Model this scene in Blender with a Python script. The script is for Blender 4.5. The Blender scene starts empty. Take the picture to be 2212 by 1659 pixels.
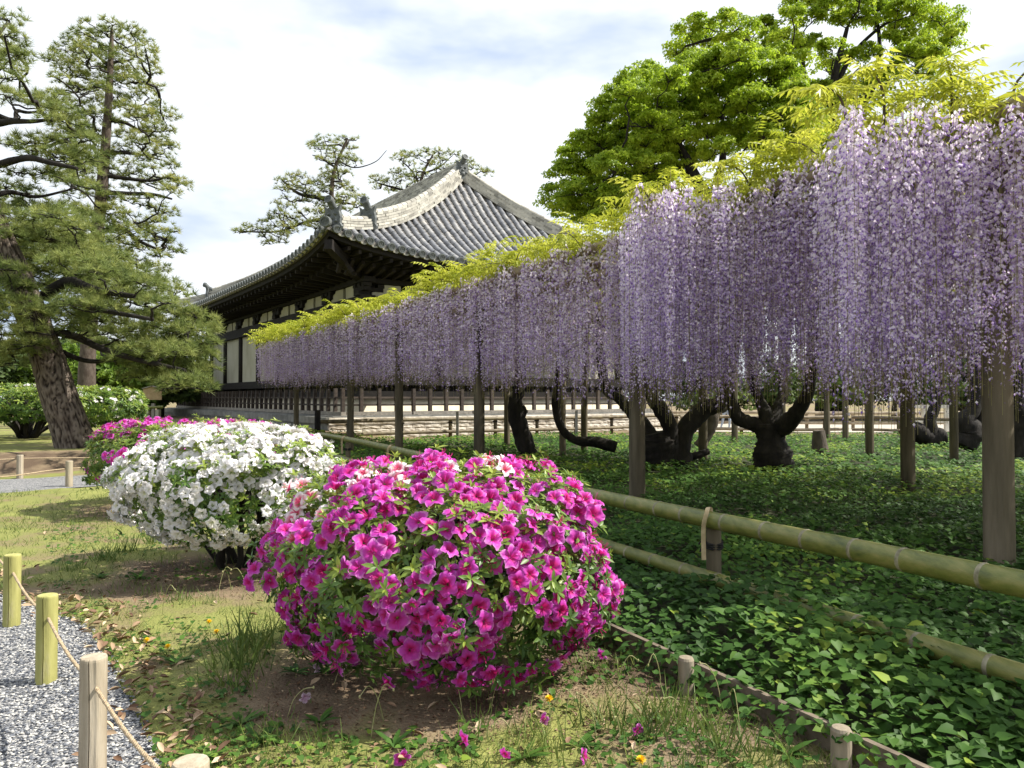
import bpy, math, random
import numpy as np
from mathutils import Vector, Matrix

rng = np.random.default_rng(7)
random.seed(7)
scene = bpy.context.scene
col = scene.collection

# ---------------------------------------------------------------- camera, world, sun, exposure
EYE = np.array([0.0, 0.0, 1.5])
FPX, CX, CY, PITCH = 1640.0, 1106.0, 829.5, math.radians(1.066)
cam_d = bpy.data.cameras.new("camera")
cam_d.sensor_width = 36.0
cam_d.lens = 18.0 * FPX / CX
cam_d.clip_start = 0.05
cam_d.clip_end = 3000.0
cam = bpy.data.objects.new("camera", cam_d)
cam.location = EYE
cam.rotation_euler = (math.radians(90) + PITCH, 0, 0)
col.objects.link(cam)
scene.camera = cam

SUN_AZ = math.atan2(0.98, 0.08)          # clockwise from +Y: the sun stands to the right
SUN_EL = math.radians(48)
sun_dir = Vector((math.sin(SUN_AZ) * math.cos(SUN_EL), math.cos(SUN_AZ) * math.cos(SUN_EL), math.sin(SUN_EL)))
sun_d = bpy.data.lights.new("sun", 'SUN')
sun_d.energy = 4.3
sun_d.angle = math.radians(0.55)
sun_d.color = (1.0, 0.95, 0.86)
sun = bpy.data.objects.new("sun", sun_d)
sun.rotation_euler = sun_dir.to_track_quat('Z', 'Y').to_euler()
sun.location = (20, 5, 30)
col.objects.link(sun)

world = bpy.data.worlds.new("World")
scene.world = world
world.use_nodes = True
wn = world.node_tree.nodes
wl = world.node_tree.links
wn.clear()
w_out = wn.new('ShaderNodeOutputWorld')
w_bg = wn.new('ShaderNodeBackground')
sky_t = wn.new('ShaderNodeTexSky')
sky_t.sky_type = 'NISHITA'
sky_t.sun_disc = False
sky_t.sun_elevation = SUN_EL
sky_t.sun_rotation = SUN_AZ
sky_t.dust_density = 2.5
w_bg.inputs['Strength'].default_value = 0.10
tc = wn.new('ShaderNodeTexCoord')
mp = wn.new('ShaderNodeMapping')
mp.inputs['Location'].default_value = (0.35, 0.1, 0.62)
mp.inputs['Scale'].default_value = (1.0, 1.0, 1.9)
wl.new(tc.outputs['Generated'], mp.inputs['Vector'])
n1 = wn.new('ShaderNodeTexNoise')
n1.inputs['Scale'].default_value = 2.1
n1.inputs['Detail'].default_value = 7.0
n1.inputs['Roughness'].default_value = 0.52
wl.new(mp.outputs['Vector'], n1.inputs['Vector'])
cr = wn.new('ShaderNodeValToRGB')        # how much cloud covers the blue
cr.color_ramp.elements[0].position = 0.28
cr.color_ramp.elements[0].color = (0.55, 0.55, 0.55, 1)
cr.color_ramp.elements[1].position = 0.56
cr.color_ramp.elements[1].color = (0.97, 0.97, 0.97, 1)
wl.new(n1.outputs['Fac'], cr.inputs['Fac'])
n2 = wn.new('ShaderNodeTexNoise')
n2.inputs['Scale'].default_value = 3.0
n2.inputs['Detail'].default_value = 5.0
mp2 = wn.new('ShaderNodeMapping')
mp2.inputs['Location'].default_value = (3.2, 1.7, 0.4)
mp2.inputs['Scale'].default_value = (1.0, 1.0, 2.6)
wl.new(tc.outputs['Generated'], mp2.inputs['Vector'])
wl.new(mp2.outputs['Vector'], n2.inputs['Vector'])
cr2 = wn.new('ShaderNodeValToRGB')       # white clouds with blue-grey undersides
cr2.color_ramp.elements[0].position = 0.34
cr2.color_ramp.elements[0].color = (2.9, 3.6, 4.8, 1)
cr2.color_ramp.elements[1].position = 0.50
cr2.color_ramp.elements[1].color = (5.6, 5.85, 6.1, 1)
wl.new(n2.outputs['Fac'], cr2.inputs['Fac'])
w_mix = wn.new('ShaderNodeMix')
w_mix.data_type = 'RGBA'
wl.new(cr.outputs['Color'], w_mix.inputs['Factor'])
wl.new(sky_t.outputs['Color'], w_mix.inputs['A'])
wl.new(cr2.outputs['Color'], w_mix.inputs['B'])
wl.new(w_mix.outputs['Result'], w_bg.inputs['Color'])
wl.new(w_bg.outputs['Background'], w_out.inputs['Surface'])

scene.view_settings.view_transform = 'Standard'
scene.view_settings.look = 'None'
scene.view_settings.exposure = 1.0
scene.view_settings.gamma = 1.0
scene.view_settings.use_curve_mapping = False
scene.render.engine = 'CYCLES'
scene.cycles.max_bounces = 8
scene.cycles.diffuse_bounces = 4
scene.cycles.glossy_bounces = 2
scene.cycles.transmission_bounces = 5
scene.cycles.transparent_max_bounces = 4
scene.cycles.caustics_reflective = False
scene.cycles.caustics_refractive = False
scene.cycles.use_denoising = True

# ---------------------------------------------------------------- where things stand
CP, SP = math.cos(PITCH), math.sin(PITCH)

def at(px, py, Y):
    """the point at depth Y that stands along a line of sight (2212 x 1659 grid)"""
    u, v = (px - CX) / FPX, (CY - py) / FPX
    d = np.array([u, CP - v * SP, SP + v * CP])
    return EYE + d * (Y / d[1])

def on(px, py, z=0.0):
    """the point at height z along a line of sight"""
    u, v = (px - CX) / FPX, (CY - py) / FPX
    d = np.array([u, CP - v * SP, SP + v * CP])
    return EYE + d * ((z - EYE[2]) / d[2])

def proj(P):
    P = np.atleast_2d(P) - EYE
    yc = P[:, 1] * CP + P[:, 2] * SP
    zc = -P[:, 1] * SP + P[:, 2] * CP
    return np.stack([CX + FPX * P[:, 0] / yc, CY - FPX * zc / yc, yc], 1)

def smooth(a, b, x):
    t = np.clip((np.asarray(x, float) - a) / (b - a), 0, 1)
    return t * t * (3 - 2 * t)

_perm = rng.random((64, 64))
def vnoise(x, y, s=1.0):
    """smooth value noise in the plane, 0..1"""
    x = np.asarray(x, float) / s + 1000.3
    y = np.asarray(y, float) / s + 1000.7
    xi, yi = np.floor(x).astype(int), np.floor(y).astype(int)
    fx, fy = x - xi, y - yi
    fx, fy = fx * fx * (3 - 2 * fx), fy * fy * (3 - 2 * fy)
    g = lambda i, j: _perm[i % 64, j % 64]
    return (g(xi, yi) * (1 - fx) + g(xi + 1, yi) * fx) * (1 - fy) + (g(xi, yi + 1) * (1 - fx) + g(xi + 1, yi + 1) * fx) * fy

def gz(x, y):
    """ground height"""
    x, y = np.asarray(x, float), np.asarray(y, float)
    s = y - (15.3 + 0.55 * (np.clip(x, -40, 10) + 8.4))
    bank = 0.36 * smooth(0.2, 1.9, s) * smooth(-3.5, -7.0, x) 
    und = 0.05 * (vnoise(x, y, 1.3) - 0.5) + 0.025 * (vnoise(x, y, 0.45) - 0.5)
    return bank + und * smooth(60, 30, np.hypot(x, y))

# ---------------------------------------------------------------- mesh building
class MB:
    def __init__(s):
        s.v, s.f, s.t, s.n = [], [], [], 0
    def add(s, V, F, tint=None):
        V = np.asarray(V, float).reshape(-1, 3)
        F = np.asarray(F, int)
        s.v.append(V)
        s.f.append(F + s.n)
        t = np.full(len(V), 0.5) if tint is None else (np.full(len(V), float(tint)) if np.isscalar(tint) else np.asarray(tint, float))
        s.t.append(t)
        s.n += len(V)
        return s
    def inst(s, tv, tf, R, T, scale=None, tint=None, ttpl=None):
        """copies of a small template: R (n,3,3), T (n,3)"""
        n, k = len(T), len(tv)
        if n == 0:
            return s
        V = np.einsum('nij,kj->nki', R, tv)
        if scale is not None:
            V = V * np.asarray(scale, float).reshape(n, 1, -1)
        V = V + np.asarray(T)[:, None, :]
        F = (tf[None] + (np.arange(n) * k)[:, None, None]).reshape(-1, tf.shape[1])
        base = np.full((n, 1), 0.5) if tint is None else np.asarray(tint, float).reshape(n, 1)
        t = np.repeat(base, k, 1) if ttpl is None else np.clip(ttpl[None, :] + (base - 0.5), 0, 1)
        return s.add(V.reshape(-1, 3), F, t.reshape(-1))
    def box(s, c, size, R=None, tint=None, bev=0.0):
        hx, hy, hz = np.asarray(size, float) / 2
        P = np.array([[x, y, z] for x in (-1, 1) for y in (-1, 1) for z in (-1, 1)], float) * [hx, hy, hz]
        if R is not None:
            P = P @ np.asarray(R).T
        F = [[0, 1, 3, 2], [4, 6, 7, 5], [0, 4, 5, 1], [2, 3, 7, 6], [0, 2, 6, 4], [1, 5, 7, 3]]
        return s.add(P + np.asarray(c, float), F, tint)
    def tube(s, path, rad, sides=8, caps=True, tint=None, lump=0.0):
        P = np.asarray(path, float)
        n = len(P)
        rad = np.full(n, float(rad)) if np.isscalar(rad) else np.asarray(rad, float)
        T = np.gradient(P, axis=0)
        T /= np.linalg.norm(T, axis=1)[:, None] + 1e-12
        md = np.abs(P[-1] - P[0]) + 1e-9
        ref = np.zeros(3); ref[int(np.argmin(md))] = 1.0
        N = np.cross(np.broadcast_to(ref, T.shape), T)
        N /= np.linalg.norm(N, axis=1)[:, None] + 1e-12
        B = np.cross(T, N)
        a = np.arange(sides) * 2 * math.pi / sides
        r = rad[:, None] * (1 + lump * (rng.random((n, sides)) - 0.5)) if lump else np.repeat(rad[:, None], sides, 1)
        V = P[:, None] + (np.cos(a)[None, :, None] * N[:, None] + np.sin(a)[None, :, None] * B[:, None]) * r[:, :, None]
        j = np.arange(sides); jn = (j + 1) % sides
        i = (np.arange(n - 1) * sides)[:, None]
        F = np.stack([i + j, i + jn, i + sides + jn, i + sides + j], 2).reshape(-1, 4)
        s.add(V.reshape(-1, 3), F, tint)
        if caps:
            for i, fl in ((0, True), (n - 1, False)):
                Vc = np.vstack([V[i], P[i]])
                tri = np.stack([jn, j, np.full(sides, sides)], 1) if fl else np.stack([j, jn, np.full(sides, sides)], 1)
                s.add(Vc, tri, tint)
        return s
    def lathe(s, prof, sides=24, c=(0, 0, 0), R=None, tint=None):
        prof = np.asarray(prof, float)
        a = np.arange(sides) * 2 * math.pi / sides
        V = np.stack([prof[:, :1] * np.cos(a), prof[:, :1] * np.sin(a), np.repeat(prof[:, 1:], sides, 1)], 2)
        n = len(prof)
        j = np.arange(sides); jn = (j + 1) % sides
        F = np.concatenate([np.stack([i * sides + j, i * sides + jn, (i + 1) * sides + jn, (i + 1) * sides + j], 1) for i in range(n - 1)])
        V = V.reshape(-1, 3)
        if R is not None:
            V = V @ np.asarray(R).T
        return s.add(V + np.asarray(c, float), F, tint)
    def prism(s, outline, thick, R, c, tint=None):
        """outline in the local x,z plane, extruded along local y"""
        o = np.asarray(outline, float)
        n = len(o)
        A = np.stack([o[:, 0], np.full(n, -thick / 2), o[:, 1]], 1)
        Bk = A + [0, thick, 0]
        cen = o.mean(0)
        V = np.vstack([A, Bk, [[cen[0], -thick / 2, cen[1]]], [[cen[0], thick / 2, cen[1]]]])
        i = np.arange(n); k = (i + 1) % n
        V = V @ np.asarray(R).T + np.asarray(c, float)
        s.add(V, np.concatenate([np.stack([i, k, np.full(n, 2 * n)], 1), np.stack([k + n, i + n, np.full(n, 2 * n + 1)], 1)]), tint)
        s.add(V, np.stack([k, i, i + n, k + n], 1), tint)
        return s
    def mesh(s, name, mat, smooth=False, origin=(0, 0, 0)):
        me = bpy.data.meshes.new(name)
        if s.n == 0:
            return me
        V = np.concatenate(s.v) - np.asarray(origin, float)
        me.vertices.add(len(V))
        me.vertices.foreach_set('co', V.astype(np.float32).ravel())
        tot = np.concatenate([np.full(len(f), f.shape[1]) for f in s.f])
        li = np.concatenate([f.ravel() for f in s.f])
        st = np.concatenate([[0], np.cumsum(tot)[:-1]])
        me.loops.add(len(li))
        me.loops.foreach_set('vertex_index', li.astype(np.int32))
        me.polygons.add(len(tot))
        me.polygons.foreach_set('loop_start', st.astype(np.int32))
        me.polygons.foreach_set('loop_total', tot.astype(np.int32))
        me.polygons.foreach_set('use_smooth', np.full(len(tot), bool(smooth)))
        at_ = me.attributes.new('tint', 'FLOAT', 'POINT')
        at_.data.foreach_set('value', np.concatenate(s.t).astype(np.float32))
        me.update(calc_edges=True)
        if mat is not None:
            me.materials.append(mat)
        return me
    def build(s, name, mat, parent=None, smooth=False, origin=None):
        if origin is None:
            origin = wloc(parent) if parent is not None else np.zeros(3)
        return place(name, s.mesh(name, mat, smooth, origin), origin, parent)

_wl = {}
def wloc(o):
    return np.zeros(3) if o is None else _wl[o.name]

def place(name, me, loc=(0, 0, 0), parent=None, R=None, scale=None):
    """an object for a mesh, at a world position, child of parent (parents are never rotated)"""
    o = bpy.data.objects.new(name, me)
    col.objects.link(o)
    loc = np.asarray(loc, float)
    _wl[o.name] = loc
    if parent is not None:
        o.parent = parent
    o.location = loc - wloc(parent)
    if R is not None:
        o.rotation_euler = Matrix([list(r) for r in np.asarray(R)]).to_euler()
    if scale is not None:
        o.scale = scale if not np.isscalar(scale) else (scale,) * 3
    return o

def thing(name, label, cat, loc, group=None):
    o = place(name, None, loc)
    o.empty_display_size = 0.2
    return tag(o, label, cat, group)

def tag(o, label=None, cat=None, group=None, kind=None):
    if label: o['label'] = label
    if cat: o['category'] = cat
    if group: o['group'] = group
    if kind: o['kind'] = kind
    return o

def frames(d, n):
    """rotation matrices with local x along d and local z near n"""
    d = d / (np.linalg.norm(d, axis=1)[:, None] + 1e-12)
    y = np.cross(n, d)
    ln = np.linalg.norm(y, axis=1)[:, None]
    y = np.where(ln < 1e-4, np.cross(n + [0.13, 0.31, 0.2], d), y)
    y /= np.linalg.norm(y, axis=1)[:, None] + 1e-12
    z = np.cross(d, y)
    return np.stack([d, y, z], 2)

def rdir(n, r=None):
    r = rng if r is None else r
    d = r.normal(size=(n, 3))
    return d / np.linalg.norm(d, axis=1)[:, None]

def rz(a):
    c, s_ = math.cos(a), math.sin(a)
    return np.array([[c, -s_, 0], [s_, c, 0], [0, 0, 1.0]])

def smoothpath(P, n=24):
    P = np.asarray(P, float)
    if len(P) < 3:
        return np.linspace(P[0], P[-1], n)
    m = len(P)
    t = np.linspace(0, m - 1, n)
    Q = np.vstack([2 * P[0] - P[1], P, 2 * P[-1] - P[-2]])
    out = []
    for x in t:
        i = min(int(x), m - 2); f = x - i
        p0, p1, p2, p3 = Q[i], Q[i + 1], Q[i + 2], Q[i + 3]
        out.append(0.5 * (2 * p1 + (p2 - p0) * f + (2 * p0 - 5 * p1 + 4 * p2 - p3) * f * f + (3 * p1 - p0 - 3 * p2 + p3) * f ** 3))
    return np.array(out)

# ---------------------------------------------------------------- materials
def mat(name, stops, rough=0.7, noise=8.0, detail=4.0, tint=0.0, trans=0.0, bump=0.0, bscale=None, spec=0.3, rand=0.0, stretch=None, coords='Object', wave=None, tcol=None, vor=None, mixn=1.0):
    """colour ramp driven by noise (+ the tint attribute, + a random value per object)"""
    m = bpy.data.materials.new(name)
    m.use_nodes = True
    nt = m.node_tree; N = nt.nodes; L = nt.links
    N.clear()
    out = N.new('ShaderNodeOutputMaterial')
    bs = N.new('ShaderNodeBsdfPrincipled')
    bs.inputs['Roughness'].default_value = rough
    bs.inputs['Specular IOR Level'].default_value = spec
    tcn = N.new('ShaderNodeTexCoord')
    vec = tcn.outputs[coords] if coords != 'World' else N.new('ShaderNodeNewGeometry').outputs['Position']
    if stretch:
        mpn = N.new('ShaderNodeMapping')
        mpn.inputs['Scale'].default_value = stretch
        L.new(vec, mpn.inputs['Vector']); vec = mpn.outputs['Vector']
    nz = N.new('ShaderNodeTexNoise')
    nz.inputs['Scale'].default_value = noise
    nz.inputs['Detail'].default_value = detail
    nz.inputs['Roughness'].default_value = 0.6
    L.new(vec, nz.inputs['Vector'])
    def math_(op, a, b):
        q = N.new('ShaderNodeMath'); q.operation = op
        for k, x in ((0, a), (1, b)):
            if isinstance(x, (int, float)): q.inputs[k].default_value = x
            else: L.new(x, q.inputs[k])
        return q.outputs[0]
    # spread the noise round 0.5
    fac = math_('ADD', math_('MULTIPLY', math_('SUBTRACT', nz.outputs['Fac'], 0.5), 1.6 * mixn), 0.5)
    if vor:
        vo = N.new('ShaderNodeTexVoronoi'); vo.inputs['Scale'].default_value = vor
        L.new(vec, vo.inputs['Vector'])
        sp = N.new('ShaderNodeSeparateColor'); L.new(vo.outputs['Color'], sp.inputs[0])
        fac = math_('ADD', fac, math_('MULTIPLY', math_('SUBTRACT', sp.outputs[0], 0.5), 0.8))
    if tint:
        an = N.new('ShaderNodeAttribute'); an.attribute_name = 'tint'
        fac = math_('ADD', fac, math_('MULTIPLY', math_('SUBTRACT', an.outputs['Fac'], 0.5), tint))
    if rand:
        oi = N.new('ShaderNodeObjectInfo')
        fac = math_('ADD', fac, math_('MULTIPLY', math_('SUBTRACT', oi.outputs['Random'], 0.5), rand))
    rp = N.new('ShaderNodeValToRGB')
    L.new(fac, rp.inputs['Fac'])
    el = rp.color_ramp.elements
    while len(el) < len(stops):
        el.new(0.5)
    for e, (p, c) in zip(el, stops):
        e.position = p; e.color = (*c, 1)
    L.new(rp.outputs['Color'], bs.inputs['Base Color'])
    if bump:
        bn = N.new('ShaderNodeBump')
        bn.inputs['Strength'].default_value = bump
        bn.inputs['Distance'].default_value = 0.02
        if vor:
            L.new(vo.outputs['Distance'], bn.inputs['Height']); bn.invert = True
        else:
            n3 = N.new('ShaderNodeTexNoise')
            n3.inputs['Scale'].default_value = bscale or noise * 3
            n3.inputs['Detail'].default_value = 5.0
            L.new(vec, n3.inputs['Vector'])
            L.new(n3.outputs['Fac'], bn.inputs['Height'])
        L.new(bn.outputs['Normal'], bs.inputs['Normal'])
    sh = bs.outputs['BSDF']
    if trans:
        tr = N.new('ShaderNodeBsdfTranslucent')
        if tcol:
            tr.inputs['Color'].default_value = (*tcol, 1)
        else:
            L.new(rp.outputs['Color'], tr.inputs['Color'])
        mx = N.new('ShaderNodeMixShader'); mx.inputs[0].default_value = trans
        L.new(sh, mx.inputs[1]); L.new(tr.outputs[0], mx.inputs[2])
        sh = mx.outputs[0]
    L.new(sh, out.inputs['Surface'])
    return m

M = {}
M['ground'] = None
M['bark_pine'] = mat('pine_bark', [(0.12, (0.014, 0.010, 0.008)), (0.42, (0.065, 0.048, 0.037)), (0.85, (0.17, 0.138, 0.112))], 0.9, 9.0, 6, bump=0.8, bscale=22, stretch=(1, 1, 0.45), tint=1.2, mixn=0.55)
M['bark_dark'] = mat('dark_wood_bark', [(0.2, (0.006, 0.005, 0.0045)), (0.8, (0.032, 0.027, 0.022))], 0.9, 7, 6, bump=0.9, stretch=(1, 1, 0.4), tint=0.5)
M['bark_grey'] = mat('grey_bark', [(0.2, (0.045, 0.037, 0.03)), (0.8, (0.14, 0.115, 0.09))], 0.9, 6, 5, bump=0.7, stretch=(1, 1, 0.4))
M['needle'] = mat('pine_needles', [(0.1, (0.10, 0.14, 0.04)), (0.5, (0.22, 0.27, 0.075)), (0.9, (0.33, 0.36, 0.11))], 0.55, 0.7, 3, tint=1.0, trans=0.4)
M['needle_far'] = mat('far_pine_needles', [(0.1, (0.13, 0.175, 0.045)), (0.5, (0.26, 0.30, 0.08)), (0.9, (0.40, 0.40, 0.13))], 0.6, 0.5, 3, tint=1.0, trans=0.45)
M['camphor'] = mat('fresh_camphor_leaves', [(0.1, (0.18, 0.28, 0.018)), (0.5, (0.33, 0.45, 0.03)), (0.9, (0.47, 0.57, 0.055))], 0.5, 0.35, 4, tint=0.9, trans=0.58)
M['bgleaf'] = mat('dark_tree_leaves', [(0.1, (0.03, 0.055, 0.014)), (0.5, (0.07, 0.115, 0.025)), (0.9, (0.14, 0.19, 0.04))], 0.6, 0.4, 4, tint=1.0, trans=0.3)
M['mapleleaf'] = mat('bright_maple_leaves', [(0.1, (0.07, 0.13, 0.015)), (0.5, (0.12, 0.20, 0.02)), (0.9, (0.20, 0.29, 0.035))], 0.55, 0.5, 4, tint=0.9, trans=0.45)
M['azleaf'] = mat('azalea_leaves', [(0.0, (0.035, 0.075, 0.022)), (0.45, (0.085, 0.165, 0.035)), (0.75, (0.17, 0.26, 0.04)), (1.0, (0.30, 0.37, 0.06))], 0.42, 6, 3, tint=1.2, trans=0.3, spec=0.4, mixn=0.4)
M['wleaf'] = mat('wisteria_leaves', [(0.0, (0.27, 0.32, 0.025)), (0.5, (0.44, 0.47, 0.045)), (1.0, (0.62, 0.62, 0.10))], 0.45, 3, 3, tint=1.0, trans=0.5, mixn=0.5)
M['cover'] = mat('heart_shaped_leaves', [(0.0, (0.022, 0.055, 0.012)), (0.5, (0.05, 0.115, 0.02)), (0.8, (0.095, 0.18, 0.03)), (1.0, (0.22, 0.30, 0.04))], 0.55, 1.2, 4, tint=1.2, trans=0.25, spec=0.14, mixn=0.6)
M['grass'] = mat('grass_blades', [(0.0, (0.06, 0.10, 0.025)), (0.5, (0.13, 0.19, 0.04)), (1.0, (0.27, 0.29, 0.08))], 0.55, 2, 3, tint=1.1, trans=0.3, mixn=0.7)
M['dryleaf'] = mat('dry_fallen_leaves', [(0.0, (0.13, 0.07, 0.04)), (0.5, (0.30, 0.20, 0.12)), (1.0, (0.50, 0.38, 0.25))], 0.7, 9, 3, tint=1.2, mixn=0.4)
M['wood_dark'] = mat('black_temple_timber', [(0.2, (0.006, 0.0048, 0.004)), (0.8, (0.018, 0.014, 0.011))], 0.8, 3, 5, bump=0.2, stretch=(1, 1, 3))
M['wood_rail'] = mat('brown_weathered_railing', [(0.2, (0.035, 0.026, 0.021)), (0.8, (0.085, 0.066, 0.054))], 0.8, 6, 5, rand=0.5, bump=0.2)
M['rafter'] = mat('dark_rafter_timber', [(0.2, (0.008, 0.006, 0.005)), (0.8, (0.024, 0.018, 0.014))], 0.8, 3, 4, rand=0.4)
M['wood_grey'] = mat('grey_weathered_timber', [(0.2, (0.16, 0.145, 0.125)), (0.8, (0.32, 0.29, 0.25))], 0.85, 7, 5, bump=0.3)
M['post'] = mat('weathered_post', [(0.15, (0.05, 0.042, 0.026)), (0.5, (0.115, 0.095, 0.06)), (0.85, (0.19, 0.155, 0.105))], 0.85, 7, 6, bump=0.5, stretch=(1, 1, 0.12), rand=0.5)
M['bollard'] = mat('pale_bollard_wood', [(0.15, (0.15, 0.115, 0.075)), (0.4, (0.29, 0.24, 0.17)), (0.6, (0.38, 0.325, 0.24)), (0.9, (0.48, 0.42, 0.33))], 0.85, 14, 7, bump=0.35, stretch=(1, 1, 0.12), tint=0.3)
M['bollard_green'] = mat('mossy_bollard_wood', [(0.15, (0.20, 0.17, 0.10)), (0.38, (0.27, 0.26, 0.085)), (0.62, (0.36, 0.345, 0.12)), (0.9, (0.46, 0.40, 0.28))], 0.85, 9, 7, bump=0.35, stretch=(1, 1, 0.22), tint=0.3)
M['rope'] = mat('tan_rope', [(0.2, (0.30, 0.22, 0.13)), (0.8, (0.52, 0.41, 0.27))], 0.9, 60, 3, bump=0.5)
M['cord'] = mat('black_cord', [(0.2, (0.012, 0.012, 0.013)), (0.8, (0.04, 0.038, 0.036))], 0.9, 60, 3, bump=0.5)
M['strap'] = mat('pale_bamboo_strap', [(0.2, (0.42, 0.32, 0.18)), (0.8, (0.58, 0.46, 0.28))], 0.6, 20, 3)
M['bamboo'] = mat('green_bamboo', [(0.15, (0.07, 0.09, 0.02)), (0.45, (0.145, 0.16, 0.035)), (0.7, (0.205, 0.20, 0.055)), (0.9, (0.28, 0.235, 0.095))], 0.42, 2.2, 7, spec=0.45, stretch=(9, 1.1, 9), bump=0.12, bscale=20)
M['bamboo_node'] = mat('bamboo_node', [(0.2, (0.13, 0.12, 0.07)), (0.8, (0.33, 0.30, 0.2))], 0.6, 20, 3)
M['bamboo_dry'] = mat('dry_bamboo_pole', [(0.2, (0.17, 0.13, 0.085)), (0.55, (0.30, 0.24, 0.165)), (0.85, (0.42, 0.35, 0.25))], 0.55, 4, 5, rand=0.3)
M['bamboo_old'] = mat('old_brown_bamboo', [(0.2, (0.05, 0.04, 0.025)), (0.55, (0.11, 0.085, 0.05)), (0.85, (0.19, 0.155, 0.09))], 0.6, 4, 5, rand=0.4)
M['board'] = mat('grey_edging_board', [(0.2, (0.09, 0.07, 0.05)), (0.8, (0.21, 0.17, 0.125))], 0.9, 8, 5, bump=0.4)
M['stone'] = mat('rough_granite', [(0.15, (0.38, 0.335, 0.27)), (0.5, (0.52, 0.47, 0.395)), (0.85, (0.64, 0.59, 0.51))], 0.9, 7, 7, bump=0.7, bscale=9, rand=0.35, coords='World')
M['stone_shaded'] = mat('shaded_kerb_stone', [(0.2, (0.13, 0.13, 0.12)), (0.8, (0.26, 0.255, 0.235))], 0.9, 3, 6, bump=0.4, bscale=18, rand=0.3, coords='World')  # platform's left face: its shade is put into this darker stone colour
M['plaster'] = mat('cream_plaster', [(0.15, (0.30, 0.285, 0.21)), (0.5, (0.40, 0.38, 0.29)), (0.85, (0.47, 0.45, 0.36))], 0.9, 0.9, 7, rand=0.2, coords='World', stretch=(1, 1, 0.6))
M['plaster_pale'] = mat('pale_timber', [(0.2, (0.50, 0.48, 0.42)), (0.8, (0.68, 0.66, 0.60))], 0.9, 3, 5)
M['tile'] = mat('grey_roof_tile', [(0.1, (0.10, 0.105, 0.115)), (0.45, (0.19, 0.195, 0.21)), (0.8, (0.30, 0.295, 0.29)), (1.0, (0.38, 0.36, 0.33))], 0.55, 2.5, 6, tint=0.9, spec=0.4, mixn=0.7)
M['tile_dark'] = mat('dark_ornament_tile', [(0.2, (0.06, 0.068, 0.068)), (0.8, (0.15, 0.16, 0.16))], 0.6, 6, 5, bump=0.3)
M['ridge'] = mat('pale_ridge_tile', [(0.1, (0.21, 0.20, 0.175)), (0.5, (0.37, 0.355, 0.31)), (0.9, (0.50, 0.48, 0.42))], 0.75, 3, 6, tint=1.0, mixn=0.7)
M['pan'] = mat('pan_tile', [(0.1, (0.08, 0.075, 0.07)), (0.5, (0.16, 0.15, 0.14)), (0.9, (0.27, 0.25, 0.22))], 0.7, 6, 6, tint=0.8)
# ================================================================ GROUND AND PATH
PATH_R = smoothpath([(-0.2, 1.2, 0), (-1.38, 3.05, 0), (-2.12, 4.1, 0), (-2.95, 5.15, 0), (-4.3, 6.2, 0), (-6.5, 8.7, 0), (-8.4, 11.2, 0), (-8.0, 12.2, 0), (-7.0, 13.2, 0), (-5, 14.3, 0), (-2.5, 15.6, 0)], 90)
PATH_L = smoothpath([(-2.8, 0.2, 0), (-4.0, 2.0, 0), (-4.8, 3.1, 0), (-5.8, 4.3, 0), (-7.2, 5.6, 0), (-9.3, 7.8, 0), (-11.2, 11.2, 0), (-10.2, 13.4, 0), (-8.5, 14.8, 0), (-6, 16.1, 0), (-3.2, 17.5, 0)], 90)
PATH_POLY = np.vstack([PATH_R[:, :2], PATH_L[::-1, :2]])

def inside(x, y, poly):
    x, y = np.asarray(x, float), np.asarray(y, float)
    r = np.zeros(x.shape, bool)
    n = len(poly)
    for i in range(n):
        x0, y0 = poly[i]; x1, y1 = poly[(i + 1) % n]
        c = ((y0 > y) != (y1 > y))
        with np.errstate(divide='ignore', invalid='ignore'):
            r ^= c & (x < (x1 - x0) * (y - y0) / (y1 - y0 + 1e-12) + x0)
    return r

def edist(x, y):
    """how far a point lies inside the planted bed, measured across the edging board"""
    return (np.asarray(x) - (0.93 - 0.53 * (np.asarray(y) - 3.86))) * 0.88

BUSH = {'front': (-0.40, 4.30), 'white': (-2.45, 6.75), 'back': (-4.55, 10.6)}

NG = 320
uu = np.linspace(-1, 1, NG)
sx = np.sinh(6.4 * uu) / np.sinh(6.4) * 420
gx, gy = np.meshgrid(sx - 0.6, sx + 4.2)
gzv = gz(gx, gy)
inp = inside(gx, gy, PATH_POLY)
gzv = gzv - 0.06 * inp
soil = 0.62 * np.ones_like(gx)
for bx_, by_, r_ in ((-0.6, 4.05, 1.25), (-2.6, 6.5, 1.25), (-5.0, 10.4, 1.3)):
    soil -= 0.55 * smooth(1.0, 0.35, np.hypot(gx - bx_, (gy - by_) * 1.2) / r_)
soil -= 0.5 * smooth(0.5, 0.1, np.abs(edist(gx, gy)))
soil -= 0.55 * smooth(0.5, 0.0, np.abs(gy - (16.4 + 0.55 * (gx + 8.4)) ) - 0.45) * (gx < -5)
soil = np.where(edist(gx, gy) > 0.1, 0.35, soil)
soil = np.clip(soil + 0.5 * (vnoise(gx, gy, 0.7) - 0.5) + 0.35 * (vnoise(gx, gy, 0.28) - 0.5), 0, 1)
g = MB()
idx = np.arange(NG * NG).reshape(NG, NG)
g.add(np.stack([gx, gy, gzv], 2).reshape(-1, 3), np.stack([idx[:-1, :-1], idx[:-1, 1:], idx[1:, 1:], idx[1:, :-1]], 2).reshape(-1, 4), soil.reshape(-1))
M['ground'] = mat('mossy_soil', [(0.0, (0.10, 0.068, 0.043)), (0.3, (0.215, 0.16, 0.098)), (0.46, (0.20, 0.17, 0.075)), (0.62, (0.19, 0.20, 0.055)), (1.0, (0.26, 0.27, 0.075))], 0.95, 2.3, 9, tint=1.0, bump=0.9, bscale=55, mixn=0.75)
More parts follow.
